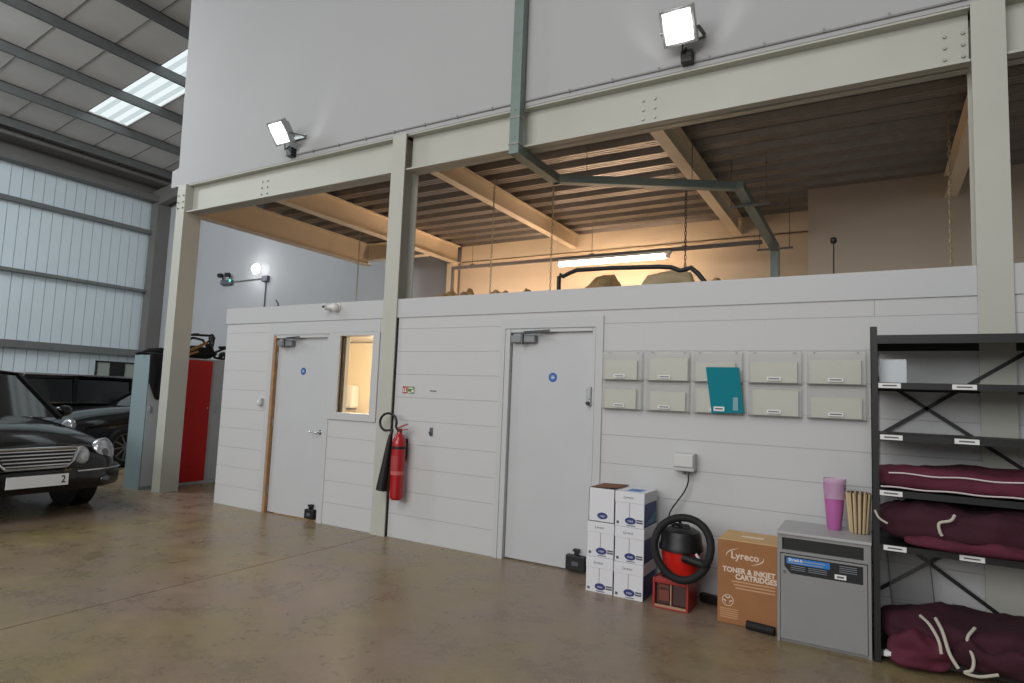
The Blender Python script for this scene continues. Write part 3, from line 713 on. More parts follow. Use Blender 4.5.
# ================================================================== PAPER BOXES
def paper_box(x0, x1, y0, z0, hgt, label, openlid=False, side=False):
    y1 = y0+.30; z1 = z0+hgt; xc = (x0+x1)/2
    o = thing('paper_box', label, 'box', (xc, (y0+y1)/2, z0), group='white paper boxes stacked beside the door with keypad')
    if openlid:
        m = MB(); t_ = .004
        m.box(x0, x1, y0, y1, z0, z0+t_); m.box(x0, x1, y0, y0+t_, z0, z1-.01); m.box(x0, x1, y1-t_, y1, z0, z1-.01); m.box(x0, x0+t_, y0, y1, z0, z1-.01); m.box(x1-t_, x1, y0, y1, z0, z1-.01)
        m.build('body', PAPERW, o)
        m = MB(); m.prism([(x0, y0+.01, z1-.012), (x0, y1, z1-.012), (x1, y1, z1-.006), (x1, y0+.09, z1-.006)], (0, 0, .004)); m.build('inner_flap', CARDB, o)
    else:
        bx(x0, x1, y0+.003, y1-.003, z0, z1-.07).build('body', PAPERW, o, bevel=.002)
        ld = bx(x0-.002, x1+.002, y0, y1, z1-.078, z1-.002).build('lid', PAPERW, o, bevel=.002)
        text('Lyreco', .027, (xc-.01, y0-.0007, z1-.04), INK, ld, 'lid_lettering', shear=.3)
    # ribbon seam, oval mark and the side print
    zf = z0+.045; ov = MB().prism(circ(xc+.008, zf, .024, y0+.0025, 24, 1.7), (0, -.003, 0)).build('oval_mark', BLUEP, o)
    text('copy', .022, (xc+.008, y0-.0008, zf), WHITE, ov, 'mark_lettering', shear=.2)
    m = MB(); sgn = 1 if not openlid else -1
    m.box(xc+.053, xc+.099, y0+.0005, y0+.003, zf+.004, zf+.014); m.box(xc+.053, xc+.099, y0+.0005, y0+.003, zf-.012, zf-.002); m.box(xc-.02, xc+.045, y0+.0005, y0+.003, zf-.036, zf-.031)
    m.box(x0+.012, x0+.03, y0+.0005, y0+.003, z0+.018, z0+.036)
    m.build('print', INK, o)
    bx(xc-.0012, xc+.0012, y0+.001, y0+.0032, zf+.025, z1-.078 if not openlid else z1-.02).build('flap_seam', INK, o)
    if side:
        sp = MB(); sp.box(x1-.002, x1+.0008, y0+.012, y1-.012, z0+.004, z1-.08); sp.build('side_print', BLUEP, o)
        sp = MB(); sp.prism([(x1+.001, y0+.02, z0+.02), (x1+.001, y1-.02, z0+.02), (x1+.001, y1-.02, z0+.10)], (.0006, 0, 0)); sp.build('side_swoosh', TEALP, o)
        text('copy', .05, (x1+.0018, (y0+y1)/2, z0+.04), BLUEL, o, 'side_lettering', rot=(PI/2, 0, PI/2))
        ts = bx(x0+.06, x1-.05, y0+.06, y0+.2, z1-.003, z1-.0012).build('top_label', BLUEL, o); text('copy', .04, (xc, y0+.13, z1-.0008), BLUEP, ts, 'top_lettering', rot=(0, 0, 0))
    else:
        bx(x1-.002, x1+.0008, y0+.012, y1-.012, z0+.004, z1-.08).build('side_print', BLUEP, o)
    return o
hb = .2525
for i, lab in enumerate(('white paper box at the bottom of the stack nearest the door', 'white paper box in the middle of the stack nearest the door', 'white paper box with open brown top on the stack nearest the door')):
    paper_box(-1.858+i*.002, -1.652, -.365+i*.004, i*hb, hb, lab, openlid=(i == 2))
for i, lab in enumerate(('white paper box at the bottom of the stack touching the vacuum cleaner', 'white paper box in the middle of the stack touching the vacuum cleaner', 'white paper box with blue side on top of the stack by the vacuum')):
    paper_box(-1.640-(.005 if i == 2 else 0), -1.425-(.004 if i == 2 else 0), -.37+i*.004, i*hb*.985, hb*.985, lab, side=(i == 2))

# ================================================================== VACUUM AND ITS CRATE
o = thing('plastic_crate', 'red crate with dark front opening under the vacuum cleaner', 'crate', (-1.22, -.29, 0))
x0, x1, y0, y1, zz = -1.34, -1.095, -.415, -.17, .197
m = MB(); m.box(x0, x1, y0, y1, 0, .012); m.box(x0, x0+.016, y0, y1, .012, zz); m.box(x1-.016, x1, y0, y1, .012, zz); m.box(x0+.016, x1-.016, y1-.012, y1, .012, zz); m.box(x0, x1, y0+.04, y1, zz-.012, zz); m.box(x0+.016, x1-.016, y0, y0+.012, zz-.03, zz)
m.build('shell', mat('crate_red', (158, 44, 38), .4), o, bevel=.004)
m = MB(); m.box(x0+.016, x1-.016, y0+.03, y0+.034, .012, zz-.03); m.build('front_panel', mat('smoked_panel', (70, 40, 36), .25), o)
m = MB(); m.box(x0+.016, x1-.016, y0, y0+.014, .012, .024); m.box(x0+.12, x0+.128, y0+.01, y0+.03, .024, zz-.03); m.build('front_rim', mat('crate_rim', (176, 140, 112), .4), o)
m = MB(); m.box(x0+.04, x0+.11, y0+.018, y0+.03, .05, .12); m.box(x0+.04, x0+.11, y0+.018, y0+.03, .14, .155); m.build('inner_label', mat('crate_label', (120, 60, 40), .5), o)

o = thing('vacuum_cleaner', 'red and black tub vacuum cleaner with hose coiled round it on a crate', 'vacuum cleaner', (-1.20, -.27, .2))
vx, vy = -1.185, -.275
tm = Matrix.Translation((vx, vy, 0))
MB().lathe([(0, .205), (.10, .205), (.115, .215), (.135, .375), (.138, .385), (0, .385)], 36, tm).build('tub', RED, o, smooth=40)
lid = MB().lathe([(.142, .38), (.15, .385), (.15, .41), (.142, .425), (.138, .47), (.125, .51), (.09, .53), (0, .537)], 36, tm).build('lid', BLACK, o, smooth=35)
MB().tube([(vx-.06, vy-.01, .528), (vx-.05, vy-.01, .55), (vx+.05, vy-.01, .55), (vx+.06, vy-.01, .528)], .011, 10).build('lid_handle', BLACK, lid, smooth=50)
MB().cyl((vx-.01, vy, .535), (vx-.01, vy, .575), .011, 10).build('power_knob', BLACK, lid)
MB().tube([(vx+.118, vy-.075, .385), (vx+.142, vy-.09, .36), (vx+.135, vy-.085, .33)], .010, 8).build('clip', WHITE, o)
MB().cyl((vx+.05, vy-.12, .355), (vx+.19, vy-.16, .34), .03, 14).build('inlet', BLACK, o, smooth=40)
base = MB(); base.lathe([(0, .198), (.13, .198), (.135, .215), (.118, .222), (0, .222)], 30, tm); base.build('base_ring', BLACK, o, smooth=40)
hose = []; hx, hz, hy = -1.135, .425, -.455
for i in range(49):
    a = R(-15+i*(352/48.0)); ry = hy+.02*math.sin(a)+(.025 if i > 24 else 0)*((i-24)/24.0)
    rr = .188*(1+.03*math.sin(3*a)); hose.append((hx+rr*1.0*math.cos(a), ry+.08*max(0, math.sin(a)), hz+rr*1.04*math.sin(a)))
hose = [(vx+.17, vy-.155, .342), (vx+.20, vy-.17, .335)]+hose
MB().tube(hose, [.0255+.0012*(i % 2) for i in range(len(hose))], 12).build('hose', RUBBER, o, smooth=60)
o = MB().bar((-1.09, -.09, .035), (-.935, -.145, .04), .05, .06).build('metal_bar', BLACK, bevel=.01); tag(o, 'black bar lying on the floor behind the brown carton', 'bar')

# ================================================================== CARTON
o = thing('carton', 'brown toner cartridge recycling carton between the vacuum and the grey console', 'carton', (-.72, -.27, 0))
x0, x1, y0, y1, z1 = -.903, -.535, -.432, -.12, .522
bx(x0, x1, y0, y1, 0, z1).build('body', CARD, o, bevel=.004)
m = MB(); m.prism([(x0+.004, y0+.004, z1+.001), (x1-.004, y0+.004, z1+.001), (x1-.004, y1, z1+.005), (x0+.004, y1, z1+.005)], (0, 0, .006)); m.build('top_flap', CARDT, o)
bx(-.78, -.64, -.30, -.26, z1+.0085, z1+.0105).build('hand_hole', mat('flap_label', (226, 214, 190), .7), o)
yf = y0-.0006
PRN = mat('carton_print', (226, 206, 188), .7)
text('Lyreco', .062, (-.735, yf, .432), PRN, o, bold=.0012)
m = MB(); 
def arc(cx, cz, rx, rz, a0, a1, w0):
    n = 14
    for i in range(n):
        A0 = R(a0+(a1-a0)*i/n); A1 = R(a0+(a1-a0)*(i+1)/n); w_ = w0*math.sin(PI*(i+.5)/n)+.0008
        m.prism([(cx+rx*math.cos(A0), yf, cz+rz*math.sin(A0)), (cx+rx*math.cos(A1), yf, cz+rz*math.sin(A1)), (cx+(rx-w_)*math.cos(A1), yf, cz+(rz-w_)*math.sin(A1)), (cx+(rx-w_)*math.cos(A0), yf, cz+(rz-w_)*math.sin(A0))], (0, -.0006, 0))
arc(-.735, .432, .115, .05, 110, 190, .006); arc(-.735, .432, .115, .05, -70, 10, .006)
m.build('logo_swoosh', PRN, o)
text('TONER & INKJET', .045, (-.712, yf, .338), PRN, o, bold=.0016, wx=.94)
text('CARTRIDGES', .045, (-.668, yf, .300), PRN, o, bold=.0016, wx=.94)
m = MB()
for k in range(3):
    m.box(-.815+k*.012, -.553, yf-.0006, yf, .266-k*.020, .274-k*.020)
m.build('small_print', mat('carton_small_print', (200, 158, 122), .8), o)
m = MB()
for k in range(28):
    a = 2*PI*k/28; b_ = 2*PI*(k+1)/28; cx, cz = -.838, .145
    m.prism([(cx+.036*math.cos(a), yf, cz+.036*math.sin(a)), (cx+.036*math.cos(b_), yf, cz+.036*math.sin(b_)), (cx+.032*math.cos(b_), yf, cz+.032*math.sin(b_)), (cx+.032*math.cos(a), yf, cz+.032*math.sin(a))], (0, -.0006, 0))
for k in range(3):
    a = R(90+120*k); p = Vector((-.838+.012*math.cos(a), yf, .145+.012*math.sin(a)))
    for da in (-.9, .9): q_ = p+Vector((.018*math.cos(a+da), 0, .018*math.sin(a+da))); m.bar(p, q_, .001, .007, up=(0, 1, 0) if False else (0, 0, 1))
m.build('recycle_mark', PRN, o)
m = MB()
for k in range(5): m.box(-.885, -.775, yf-.0006, yf, .088-k*.013, .0945-k*.013)
m.build('fine_print', mat('carton_fine_print', (196, 150, 112), .8), o)
o = MB().tube([(-.715, -.465, .028), (-.55, -.49, .028)], .026, 14).build('foam_bar', RUBBER, smooth=40); tag(o, 'short black roll on the floor against the foot of the brown carton', 'roll')

# ================================================================== CONFIDENTIAL WASTE CONSOLE
o = thing('shredding_console', 'grey confidential waste console with black slot under the vases', 'console', (-.275, -.34, 0))
x0, x1, y0, y1, z1 = -.527, -.032, -.55, -.12, .648
m = MB(); m.box(x0, x0+.016, y0+.004, y1, 0, z1-.016); m.box(x1-.016, x1, y0+.004, y1, 0, z1-.016); m.box(x0+.016, x1-.016, y1-.016, y1, 0, z1-.016); m.box(x0+.016, x1-.016, y0+.02, y1-.016, .0, .016); m.box(x0+.016, x1-.016, y0+.14, y0+.145, .016, z1-.016)
m.box(x0+.016, x1-.016, y0+.004, y0+.02, .612, z1-.016); m.box(x0+.016, x1-.016, y0+.004, y0+.02, .522, .540); m.box(x0+.016, x0+.026, y0+.004, y0+.02, .540, .612); m.box(x1-.036, x1-.016, y0+.004, y0+.02, .540, .612)
m.build('carcass', CONSOLE, o)
bx(x0-.004, x1+.004, y0-.006, y1+.004, z1-.016, z1).build('top', CONSOLET, o, bevel=.002)
m = MB(); m.box(x0+.026, x1-.036, y0+.02, y0+.03, .540, .612); m.build('slot', BLACK, o)
dr = bx(x0+.019, x1-.019, y0, y0+.018, .02, .516).build('door', CONSOLE, o, bevel=.002)
MB().cyl((x0+.04, y0, .412), (x0+.04, y0-.008, .412), .008, 12).build('lock', DARKST, dr)
st = MB(); st.prism([(x0+.04, y0-.0012, .505), (x1-.04, y0-.0012, .505), (x1-.04, y0-.0012, .405), (x0+.075, y0-.0012, .405), (x0+.04, y0-.0012, .445)], (0, .0010, 0)); st = st.build('sticker', STICKB, dr)
bx(x0+.052, x0+.285, y0-.0018, y0-.0012, .462, .498).build('sticker_band', STICKBL, dr)
text('Shred-it', .024, (x0+.062, y0-.0022, .486), WHITE, dr, 'sticker_lettering', align='LEFT', bold=.0006)
m = MB()
for k, (a_, b_) in enumerate(((.14, .26),)): m.box(x0+a_, x0+b_, y0-.0022, y0-.0018, .482, .488)
m.box(x0+.062, x0+.25, y0-.0022, y0-.0018, .467, .472)
for k in range(3): m.box(x0+.075, x0+.155, y0-.0018, y0-.0012, .450-k*.011, .4525-k*.011); m.box(x0+.17, x0+.27, y0-.0018, y0-.0012, .450-k*.011, .4525-k*.011)
for k in range(4): m.box(x0+.335, x0+.425, y0-.0018, y0-.0012, .490-k*.011, .4925-k*.011)
m.build('sticker_print', mat('sticker_print_grey', (150, 156, 164), .5), dr)
bx(x0+.31, x0+.37, y0-.0018, y0-.0012, .415, .442).build('sticker_label', WHITE, dr); bx(x0+.322, x0+.358, y0-.0022, y0-.0018, .423, .433).build('sticker_label_print', INK, dr)

# vases on top
o = thing('plastic_vase', 'tall pink translucent plastic tumbler standing on the grey console', 'vase', (-.232, -.26, .648))
v = MB(); v.lathe([(0, .649), (.036, .649), (.040, .655), (.054, .80), (.062, .935), (.059, .935), (.051, .80), (.036, .66), (0, .657)], 24, Matrix.Translation((-.232, -.26, 0))).build('cup', PINK, o, smooth=40)
MB().lathe([(.0625, .84), (.065, .935), (.066, .965), (.0635, .965), (.0615, .94), (.0595, .84)], 24, Matrix.Translation((-.228, -.26, 0))).build('inner_cup', clear('pink_clear', (222, 190, 216), .45, .2), o, smooth=40)
o = thing('striped_vase', 'brown and cream striped wicker vase next to the pink tumbler', 'vase', (-.10, -.30, .648))
def vprof(i): return [(0, .649), (.042, .649), (.046, .66), (.052, .74), (.058, .82), (.064, .895), (.060, .895), (.052, .80), (0, .70)]
VM = Matrix.Translation((-.097, -.285, 0)); m1 = MB(); m1.lathe(vprof(0), 32, VM); m1.build('body', STRIPE_D, o, smooth=40)
m2 = MB()
for k in range(13):
    a = 2*PI*k/13; m2.tube([(-.097+r_*math.cos(a), -.285+r_*math.sin(a), z_) for r_, z_ in ((.0425, .652), (.0465, .66), (.0525, .74), (.0585, .82), (.0645, .893))], [.007, .0078, .009, .0095, .0095], 6)
m2.build('cane', STRIPE_L, o, smooth=50)

# ================================================================== BLACK SHELVING
RX0, RX1, RY0, RY1 = -.024, .92, -.555, -.02
o = thing('shelving_unit', 'black metal shelving unit with cross braces against the block wall', 'shelving', ((RX0+RX1)/2, (RY0+RY1)/2, 0))
for (xa, ya) in ((RX0, RY0), (RX1-.036, RY0), (RX0, RY1-.036), (RX1-.036, RY1-.036)):
    m = MB(); sx = 1 if xa < .4 else -1; sy_ = 1 if ya < -.3 else -1
    if sx > 0: m.box(xa, xa+.004, ya, ya+.036, 0, 1.89)
    else: m.box(xa+.032, xa+.036, ya, ya+.036, 0, 1.89)
    if sy_ > 0: m.box(xa, xa+.036, ya, ya+.004, 0, 1.89)
    else: m.box(xa, xa+.036, ya+.032, ya+.036, 0, 1.89)
    p_ = m.build('post', BLACKM, o)
SH = [1.84, 1.565, 1.27, .955, .652, .075]
shelves = []
for i, z in enumerate(SH):
    th = .05 if i == 0 else .036
    m = MB(); m.box(RX0+.004, RX1-.004, RY0+.004, RY1-.004, z-.003, z); m.box(RX0+.004, RX1-.004, RY0+.002, RY0+.006, z-th, z); m.box(RX0+.004, RX1-.004, RY1-.006, RY1-.002, z-th, z)
    m.box(RX0+.004, RX0+.008, RY0+.006, RY1-.006, z-th, z); m.box(RX1-.008, RX1-.004, RY0+.006, RY1-.006, z-th, z)
    shelves.append(m.build('shelf', BLACKM, o))
for (xa, za, xb, zb) in ((0, 1.233, RX1, 1.88), (0, 1.625, RX1, .965), (0, .675, RX1, 0.02), (0, .27, RX1, .98)):
    MB().bar((xa, RY1-.012, za), (xb, RY1-.012, zb), .004, .022).build('brace', BLACKM, o)
for i, xl in ((1, .07), (2, .075), (3, .07), (4, .085), (5, .08), (1, .42), (2, .425), (4, .435)):
    z = SH[i]; l_ = bx(xl-.055, xl+.055, RY0-.0015, RY0+.002, z-.032, z-.004).build('shelf_label', WHITE, shelves[i]); bx(xl-.035, xl+.035, RY0-.0022, RY0-.0015, z-.022, z-.014).build('label_print', INK, l_)

o = thing('note_box', 'small white card box standing on the upper shelf of the black shelving', 'box', (.09, -.44, 1.565))
bx(.022, .158, -.47, -.40, 1.566, 1.70).build('body', mat('card_pale', (206, 212, 216), .7), o, bevel=.003); bx(.022, .158, -.398, -.394, 1.566, 1.71).build('lid', WHITE, o)

def cloth(name, x0, x1, y0, y1, z0, z1, material, seed, amp, parent=None, nx=34, ny=16, nz=10, kind='bag'):
    """a soft folded bundle: rounded block with sagging, creased surface"""
    t_ = bmesh.new(); bmesh.ops.create_cube(t_, size=2.0); bmesh.ops.subdivide_edges(t_, edges=t_.edges, cuts=13, use_grid_fill=True)
    for v_ in t_.verts:
        p = v_.co.copy(); e = 5.0 if kind == 'bag' else 3.2
        nrm = (abs(p.x)**e+abs(p.y)**e+abs(p.z)**e)**(1/e); d_ = p/nrm if nrm > 0 else p
        q_ = Vector((x0+(d_.x+1)/2*(x1-x0), y0+(d_.y+1)/2*(y1-y0), z0+(d_.z+1)/2*(z1-z0)))
        s1 = noise.noise(Vector((q_.x*5+seed, q_.y*5, q_.z*9))); s2 = noise.noise(Vector((q_.x*13, q_.y*13+seed, q_.z*20)))
        k_ = amp*(s1+.5*s2)
        top = max(0, d_.z)
        q_.z += top*(k_*1.6+amp*1.2*noise.noise(Vector((q_.x*3.2+seed*2, 0, 0)))); q_.y -= max(0, -d_.y)*k_*1.0
        q_.z = max(q_.z, z0); v_.co = q_
    b_ = MB(); b_.bm.free(); b_.bm = t_
    return b_.build(name, material, parent, smooth=75)
# flat piped bag, crumpled cover, bottom heap
o = thing('folded_cover', 'neatly folded maroon cover with white piping on the third shelf down', 'cover', (.45, -.35, .955))
cloth('bundle', .0, .87, -.545, -.06, .956, 1.085, MAROON, 3, .018, o)
MB().tube([(.06+i*.8/20, -.552-.003*math.sin(i*1.3), 1.052+.004*math.sin(i*.9)) for i in range(21)], .0045, 6).tube([(.02+i*.85/20, -.551, .972+.003*math.sin(i)) for i in range(21)], .0045, 6).build('piping', PIPING, o)
o = thing('folded_cover', 'crumpled maroon cover with a dangling pale strap on the shelf below the piped one', 'cover', (.45, -.35, .652))
cloth('bundle', -.0, .87, -.575, -.06, .653, .90, MAROOND, 11, .035, o, kind='heap')
cloth('loose_fold', .13, .80, -.60, -.45, .655, .72, MAROON, 17, .03, o, kind='heap')
MB().cord([(.36, -.60, .86), (.34, -.61, .83), (.29, -.61, .81), (.29, -.615, .77), (.30, -.615, .745)], .008, 8).build('strap', CORD, o); MB().cord([(-.01, -.59, .84), (.01, -.60, .80), (.05, -.60, .775)], .006, 8).build('strap', CORD, o)
o = thing('folded_cover', 'heap of dark maroon covers with trailing cords on the bottom shelf', 'cover', (.45, -.35, .075))
cloth('bundle', .0, .88, -.56, -.06, .077, .27, MAROOND, 23, .035, o, kind='heap')
cloth('loose_fold', .04, .34, -.62, -.45, .012, .16, MAROON, 31, .045, o, kind='heap')
cloth('hanging_fold', .34, .86, -.63, -.45, .06, .2, MAROOND, 37, .05, o, kind='heap')
m = MB().cord([(.20, -.52, .285), (.24, -.58, .26), (.275, -.625, .20), (.285, -.64, .14)], .008, 8).build('cord', CORD, o); MB().cord([(.27, -.52, .285), (.295, -.59, .24), (.32, -.64, .15), (.355, -.66, .09)], .009, 8).build('cord', CORD, o); m = MB().cord([(.44, -.55, .28), (.40, -.61, .23), (.42, -.65, .15), (.41, -.67, .10), (.38, -.67, .08), (.44, -.67, .075), (.52, -.66, .10)], .008, 8)
m.build('cord', CORD, o)
m = bx(.03, .10, -.60, -.57, .062, .085)
m.build('white_tag', WHITE, o)
o = thing('clear_sheet', 'clear plastic sheet propped upright in the lower bay of the black shelving', 'sheet', (.17, -.14, .22))
m = MB(); m.prism([(.075, -.10, .225), (.295, -.10, .245), (.27, -.09, .55), (.052, -.09, .54)], (0, -.003, 0)); m.build('sheet', SHEET, o)
m = MB(); q = [(.075, -.102, .225), (.295, -.102, .245), (.27, -.092, .55), (.052, -.092, .54)]
for a, b in zip(q, q[1:]+q[:1]): m.tube([a, b], .003, 6)
m.build('sheet_edge', mat('sheet_edge_grey', (100, 100, 102), .4), o)
MB().cyl((.075, -.097, .079), (.075, -.097, .225), .003, 6).cyl((.29, -.097, .079), (.29, -.097, .245), .003, 6).build('prop', INK, o)

# ================================================================== JUNK ON THE OFFICE BOX ROOF
ZR = 2.1205
def heap(x, y, rx, ry, top, seed, label, m_=None):
    b_ = MB(); b_.blob((x, y, ZR+.02), (rx, ry, top-ZR-.02), .13, 2.1, seed, 4, flat=ZR)
    for v_ in b_.bm.verts:
        if v_.co.z > ZR+.01: v_.co.z += .042*noise.noise(v_.co*16+Vector((seed, 0, 0)))+.024*noise.noise(v_.co*38)
    o_ = b_.build('packing_heap', m_ or TAN, smooth=22); tag(o_, label, 'packing', 'heaps of brown packing on the office roof'); return o_
heap(-4.22, 1.0, .13, .3, 2.56, 2, 'small brown packing heap just right of the middle column')
heap(-3.98, 1.0, .08, .25, 2.575, 3, 'smallest brown packing clump left of the pale chain')
heap(-3.57, 1.0, .20, .3, 2.55, 5, 'low brown packing heap under the two pale chains')
heap(-3.18, 1.0, .15, .3, 2.52, 7, 'flat brown packing heap left of the bent metal bar')
heap(-2.40, 1.15, .28, .30, 2.66, 9, 'largest brown packing heap below the bent metal bar')
heap(-1.88, 1.50, .17, .22, 2.62, 12, 'brown packing heap left of the pale roll under the bar')
o = MB().tube([(-1.93, 1.02, 2.13), (-1.93, 1.02, 2.46), (-1.86, 1.02, 2.545), (-1.62, 1.02, 2.575), (-1.52, 1.02, 2.56), (-1.48, 1.02, 2.45), (-1.48, 1.02, 2.13)], [.06, .06, .075, .08, .075, .06, .06], 16).build('padded_roll', mat('roll_cream', (196, 176, 140), .8), smooth=50); tag(o, 'pale padded roll lying on the office roof under the bent bar', 'roll')
heap(-1.28, 1.2, .13, .22, 2.58, 15, 'brown packing heap right of the pale roll')
o = MB().tube([(-2.735, .8, 2.13), (-2.735, .8, 2.62), (-2.725, .8, 2.635), (-2.69, .8, 2.615), (-2.62, .8, 2.645), (-2.54, .8, 2.67), (-2.2, .8, 2.665), (-1.72, .8, 2.645), (-1.60, .8, 2.63), (-1.52, .8, 2.595), (-1.47, .8, 2.60), (-1.42, .8, 2.615), (-1.36, .8, 2.56), (-1.27, .8, 2.44), (-1.22, .8, 2.13)], .021, 12).build('bent_bar', BLACKM, smooth=50)
tag(o, 'long black bent metal bar standing above the parapet of the office box', 'bar')
o = thing('aerial_rod', 'thin black rod with a round knob standing above the parapet', 'aerial', (-.281, .8, 2.12))
MB().cyl((-.281, .8, 2.12), (-.281, .8, 2.75), .006, 8).build('rod', BLACK, o); MB().lathe([(0, -.03), (.02, -.022), (.026, 0), (.02, .022), (0, .03)], 12, Matrix.Translation((-.281, .8, 2.755))).build('knob', BLACK, o, smooth=60); bx(-.33, -.23, .75, .85, 2.12, 2.13).build('foot', BLACK, o)

# ================================================================== LOCKERS AND WHAT LIES ON THEM
LX0, LX1 = -8.62, -8.26
for (ya, yb, pm, cmat, lab) in ((-.085, .375, GREYLOCK, BLUEGREY, 'tall grey locker with pale blue side nearest the parked cars'), (.378, .838, REDLOCK, GREYLOCK, 'tall metal locker with a red door behind the free standing column'), (.841, 1.30, GREYLOCK, GREYLOCK, 'tall grey locker between the red locker and the block wall')):
    o = thing('locker', lab, 'locker', ((LX0+LX1)/2, (ya+yb)/2, 0), group='row of tall metal lockers')
    m = MB(); m.box(LX0, LX1-.02, ya, yb, .0, 1.758); m.box(LX1-.02, LX1, ya, ya+.012, 0, 1.758); m.box(LX1-.02, LX1, yb-.012, yb, 0, 1.758); m.box(LX1-.02, LX1, ya+.012, yb-.012, 1.735, 1.758); m.box(LX1-.02, LX1, ya+.012, yb-.012, 0, .035)
    m.build('carcass', cmat, o)
    dd = bx(LX1-.02, LX1+.003, ya+.016, yb-.016, .038, 1.73).build('door', pm, o, bevel=.002)
    m = MB()
    for zc in (1.55, 1.585, 1.62, .2, .235, .27): m.box(LX1+.003, LX1+.008, ya+.14, yb-.14, zc, zc+.008)
    m.build('louvre', pm, dd)
    hn = bx(LX1+.003, LX1+.022, ya+.04, ya+.065, 1.0, 1.09).build('door_handle', CHROME, dd, bevel=.004)
    m = MB().cyl((LX1+.003, yb-.05, 1.06), (LX1+.008, yb-.05, 1.06), .012, 10); m.build('lock', CHROME, dd)
# jacket draped over the first locker's front corner
o = thing('jacket', 'black jacket draped over the top of the pale blue sided locker', 'jacket', (-8.35, .1, 1.758))
g = MB(); nu, nv = 15, 20; V = []
for j in range(nv):
    row = []
    for i in range(nu):
        u = i/(nu-1); v_ = j/(nv-1)
        yy = -.10+.38*u
        s_ = v_*.95                      # along drape: .33 on the top then down
        if s_ < .34: x_ = LX0+.02+s_; z_ = 1.765+.06*math.sin(PI*min(1, s_/.34))*(.4+.6*u)+.02*noise.noise(Vector((u*5, v_*6, 1)))
        else:
            dn = s_-.34; x_ = LX1+.02+.015*noise.noise(Vector((u*6, v_*3, 4)))+.015*abs(math.sin(u*9)); z_ = 1.775-dn*(.62+.38*math.sin(PI*min(1, u*1.25))); yy += -.03*dn+.10*dn*(u-.5)*-1
        row.append(g.bm.verts.new((x_, yy, z_)))
    V.append(row)
for j in range(nv-1):
    for i in range(nu-1): g.bm.faces.new((V[j][i], V[j][i+1], V[j+1][i+1], V[j+1][i]))
jb = g.build('body', BLACKCL, o, smooth=80); so = jb.modifiers.new('thick', 'SOLIDIFY'); so.thickness = .012; so.offset = 1
MB().tube([(-8.42, -.12, 1.78), (-8.36, -.05, 1.815), (-8.32, .08, 1.83), (-8.34, .22, 1.82)], [.018, .035, .04, .035], 10).build('collar', BLACKCL, o, smooth=60)
# folded pushchair
o = thing('folded_pushchair', 'folded black pushchair with tan straps lying on top of the red locker', 'pushchair', (-8.44, .75, 1.758))
PX = -8.44
m = MB(); m.tube([(PX, .40, 2.085), (PX, .90, 2.115)], .017, 8); m.tube([(PX, .86, 2.115), (PX, .93, 2.09), (PX-.02, .93, 2.0), (PX, .90, 1.85), (PX, .86, 1.78)], .018, 8); m.tube([(PX+.05, .86, 2.10), (PX+.06, .83, 1.99), (PX+.04, .93, 1.83)], .019, 8)
m.tube([(PX+.08, .42, 1.98), (PX+.08, .55, 2.05), (PX+.08, .70, 2.03), (PX+.06, .80, 1.92), (PX, .88, 1.83)], .017, 8); m.tube([(PX, .62, 1.80), (PX, .90, 1.84), (PX, 1.10, 1.94), (PX, 1.24, 1.965)], .018, 8); m.tube([(PX+.02, .88, 2.08), (PX+.03, .80, 2.0), (PX+.03, .86, 1.9), (PX+.02, .95, 1.82)], .017, 8); m.tube([(PX, 1.02, 1.95), (PX, 1.26, 1.975)], .022, 8); m.tube([(PX, .95, 1.80), (PX, 1.04, 1.785), (PX, 1.12, 1.86)], .019, 8)
m.build('frame', BLACK, o, smooth=60)
m = MB(); m.cyl((PX-.01, .60, 2.10), (PX+.01, .68, 2.108), .021, 10); m.cyl((PX, .86, 2.06), (PX, .90, 2.13), .026, 10); m.build('grip', RUBBER, o, smooth=60)
m = MB(); m.blob((PX+.0, .68, 1.85), (.12, .29, .095), .2, 3, 4, 3, flat=1.759); m.build('seat_fabric', BLACKCL, o, smooth=60)
MB().bar((PX+.125, .50, 1.87), (PX+.11, .76, 2.0), .006, .04).build('strap', ORANGE, o); MB().bar((PX+.13, .46, 1.80), (PX+.125, .62, 1.86), .006, .03).build('strap', ORANGE, o)
for (yy, zz, r_) in ((1.05, 1.825, .06), (1.20, 1.93, .055), (.47, 2.0, .05)):
    MB().lathe([(r_*.55, -.018), (r_, -.018), (r_*1.02, 0), (r_, .018), (r_*.55, .018), (r_*.5, 0), (r_*.55, -.018)], 18, Matrix.Translation((PX+.06, yy, zz)) @ Matrix.Rotation(PI/2, 4, 'Y')).build('wheel', RUBBER, o, smooth=60)

# glazed panels by the side wall
o = thing('framed_panels', 'dark framed panels standing against the clad side wall behind the cars', 'panel', (Xs+.2, 3.6, 0))
m = MB()
for k in range(4):
    yy = 3.35+k*.33; m.box(Xs+.17, Xs+.22, yy, yy+.03, 0, 1.87)
m.box(Xs+.17, Xs+.22, 3.35, 4.40, 1.84, 1.88); m.build('frame', BLACKM, o)
for k in range(3): bx(Xs+.18, Xs+.2, 3.38+k*.33, 3.68+k*.33, 0, 1.84).build('glazing', (PANEG, BLACK, PANEG)[k], o)

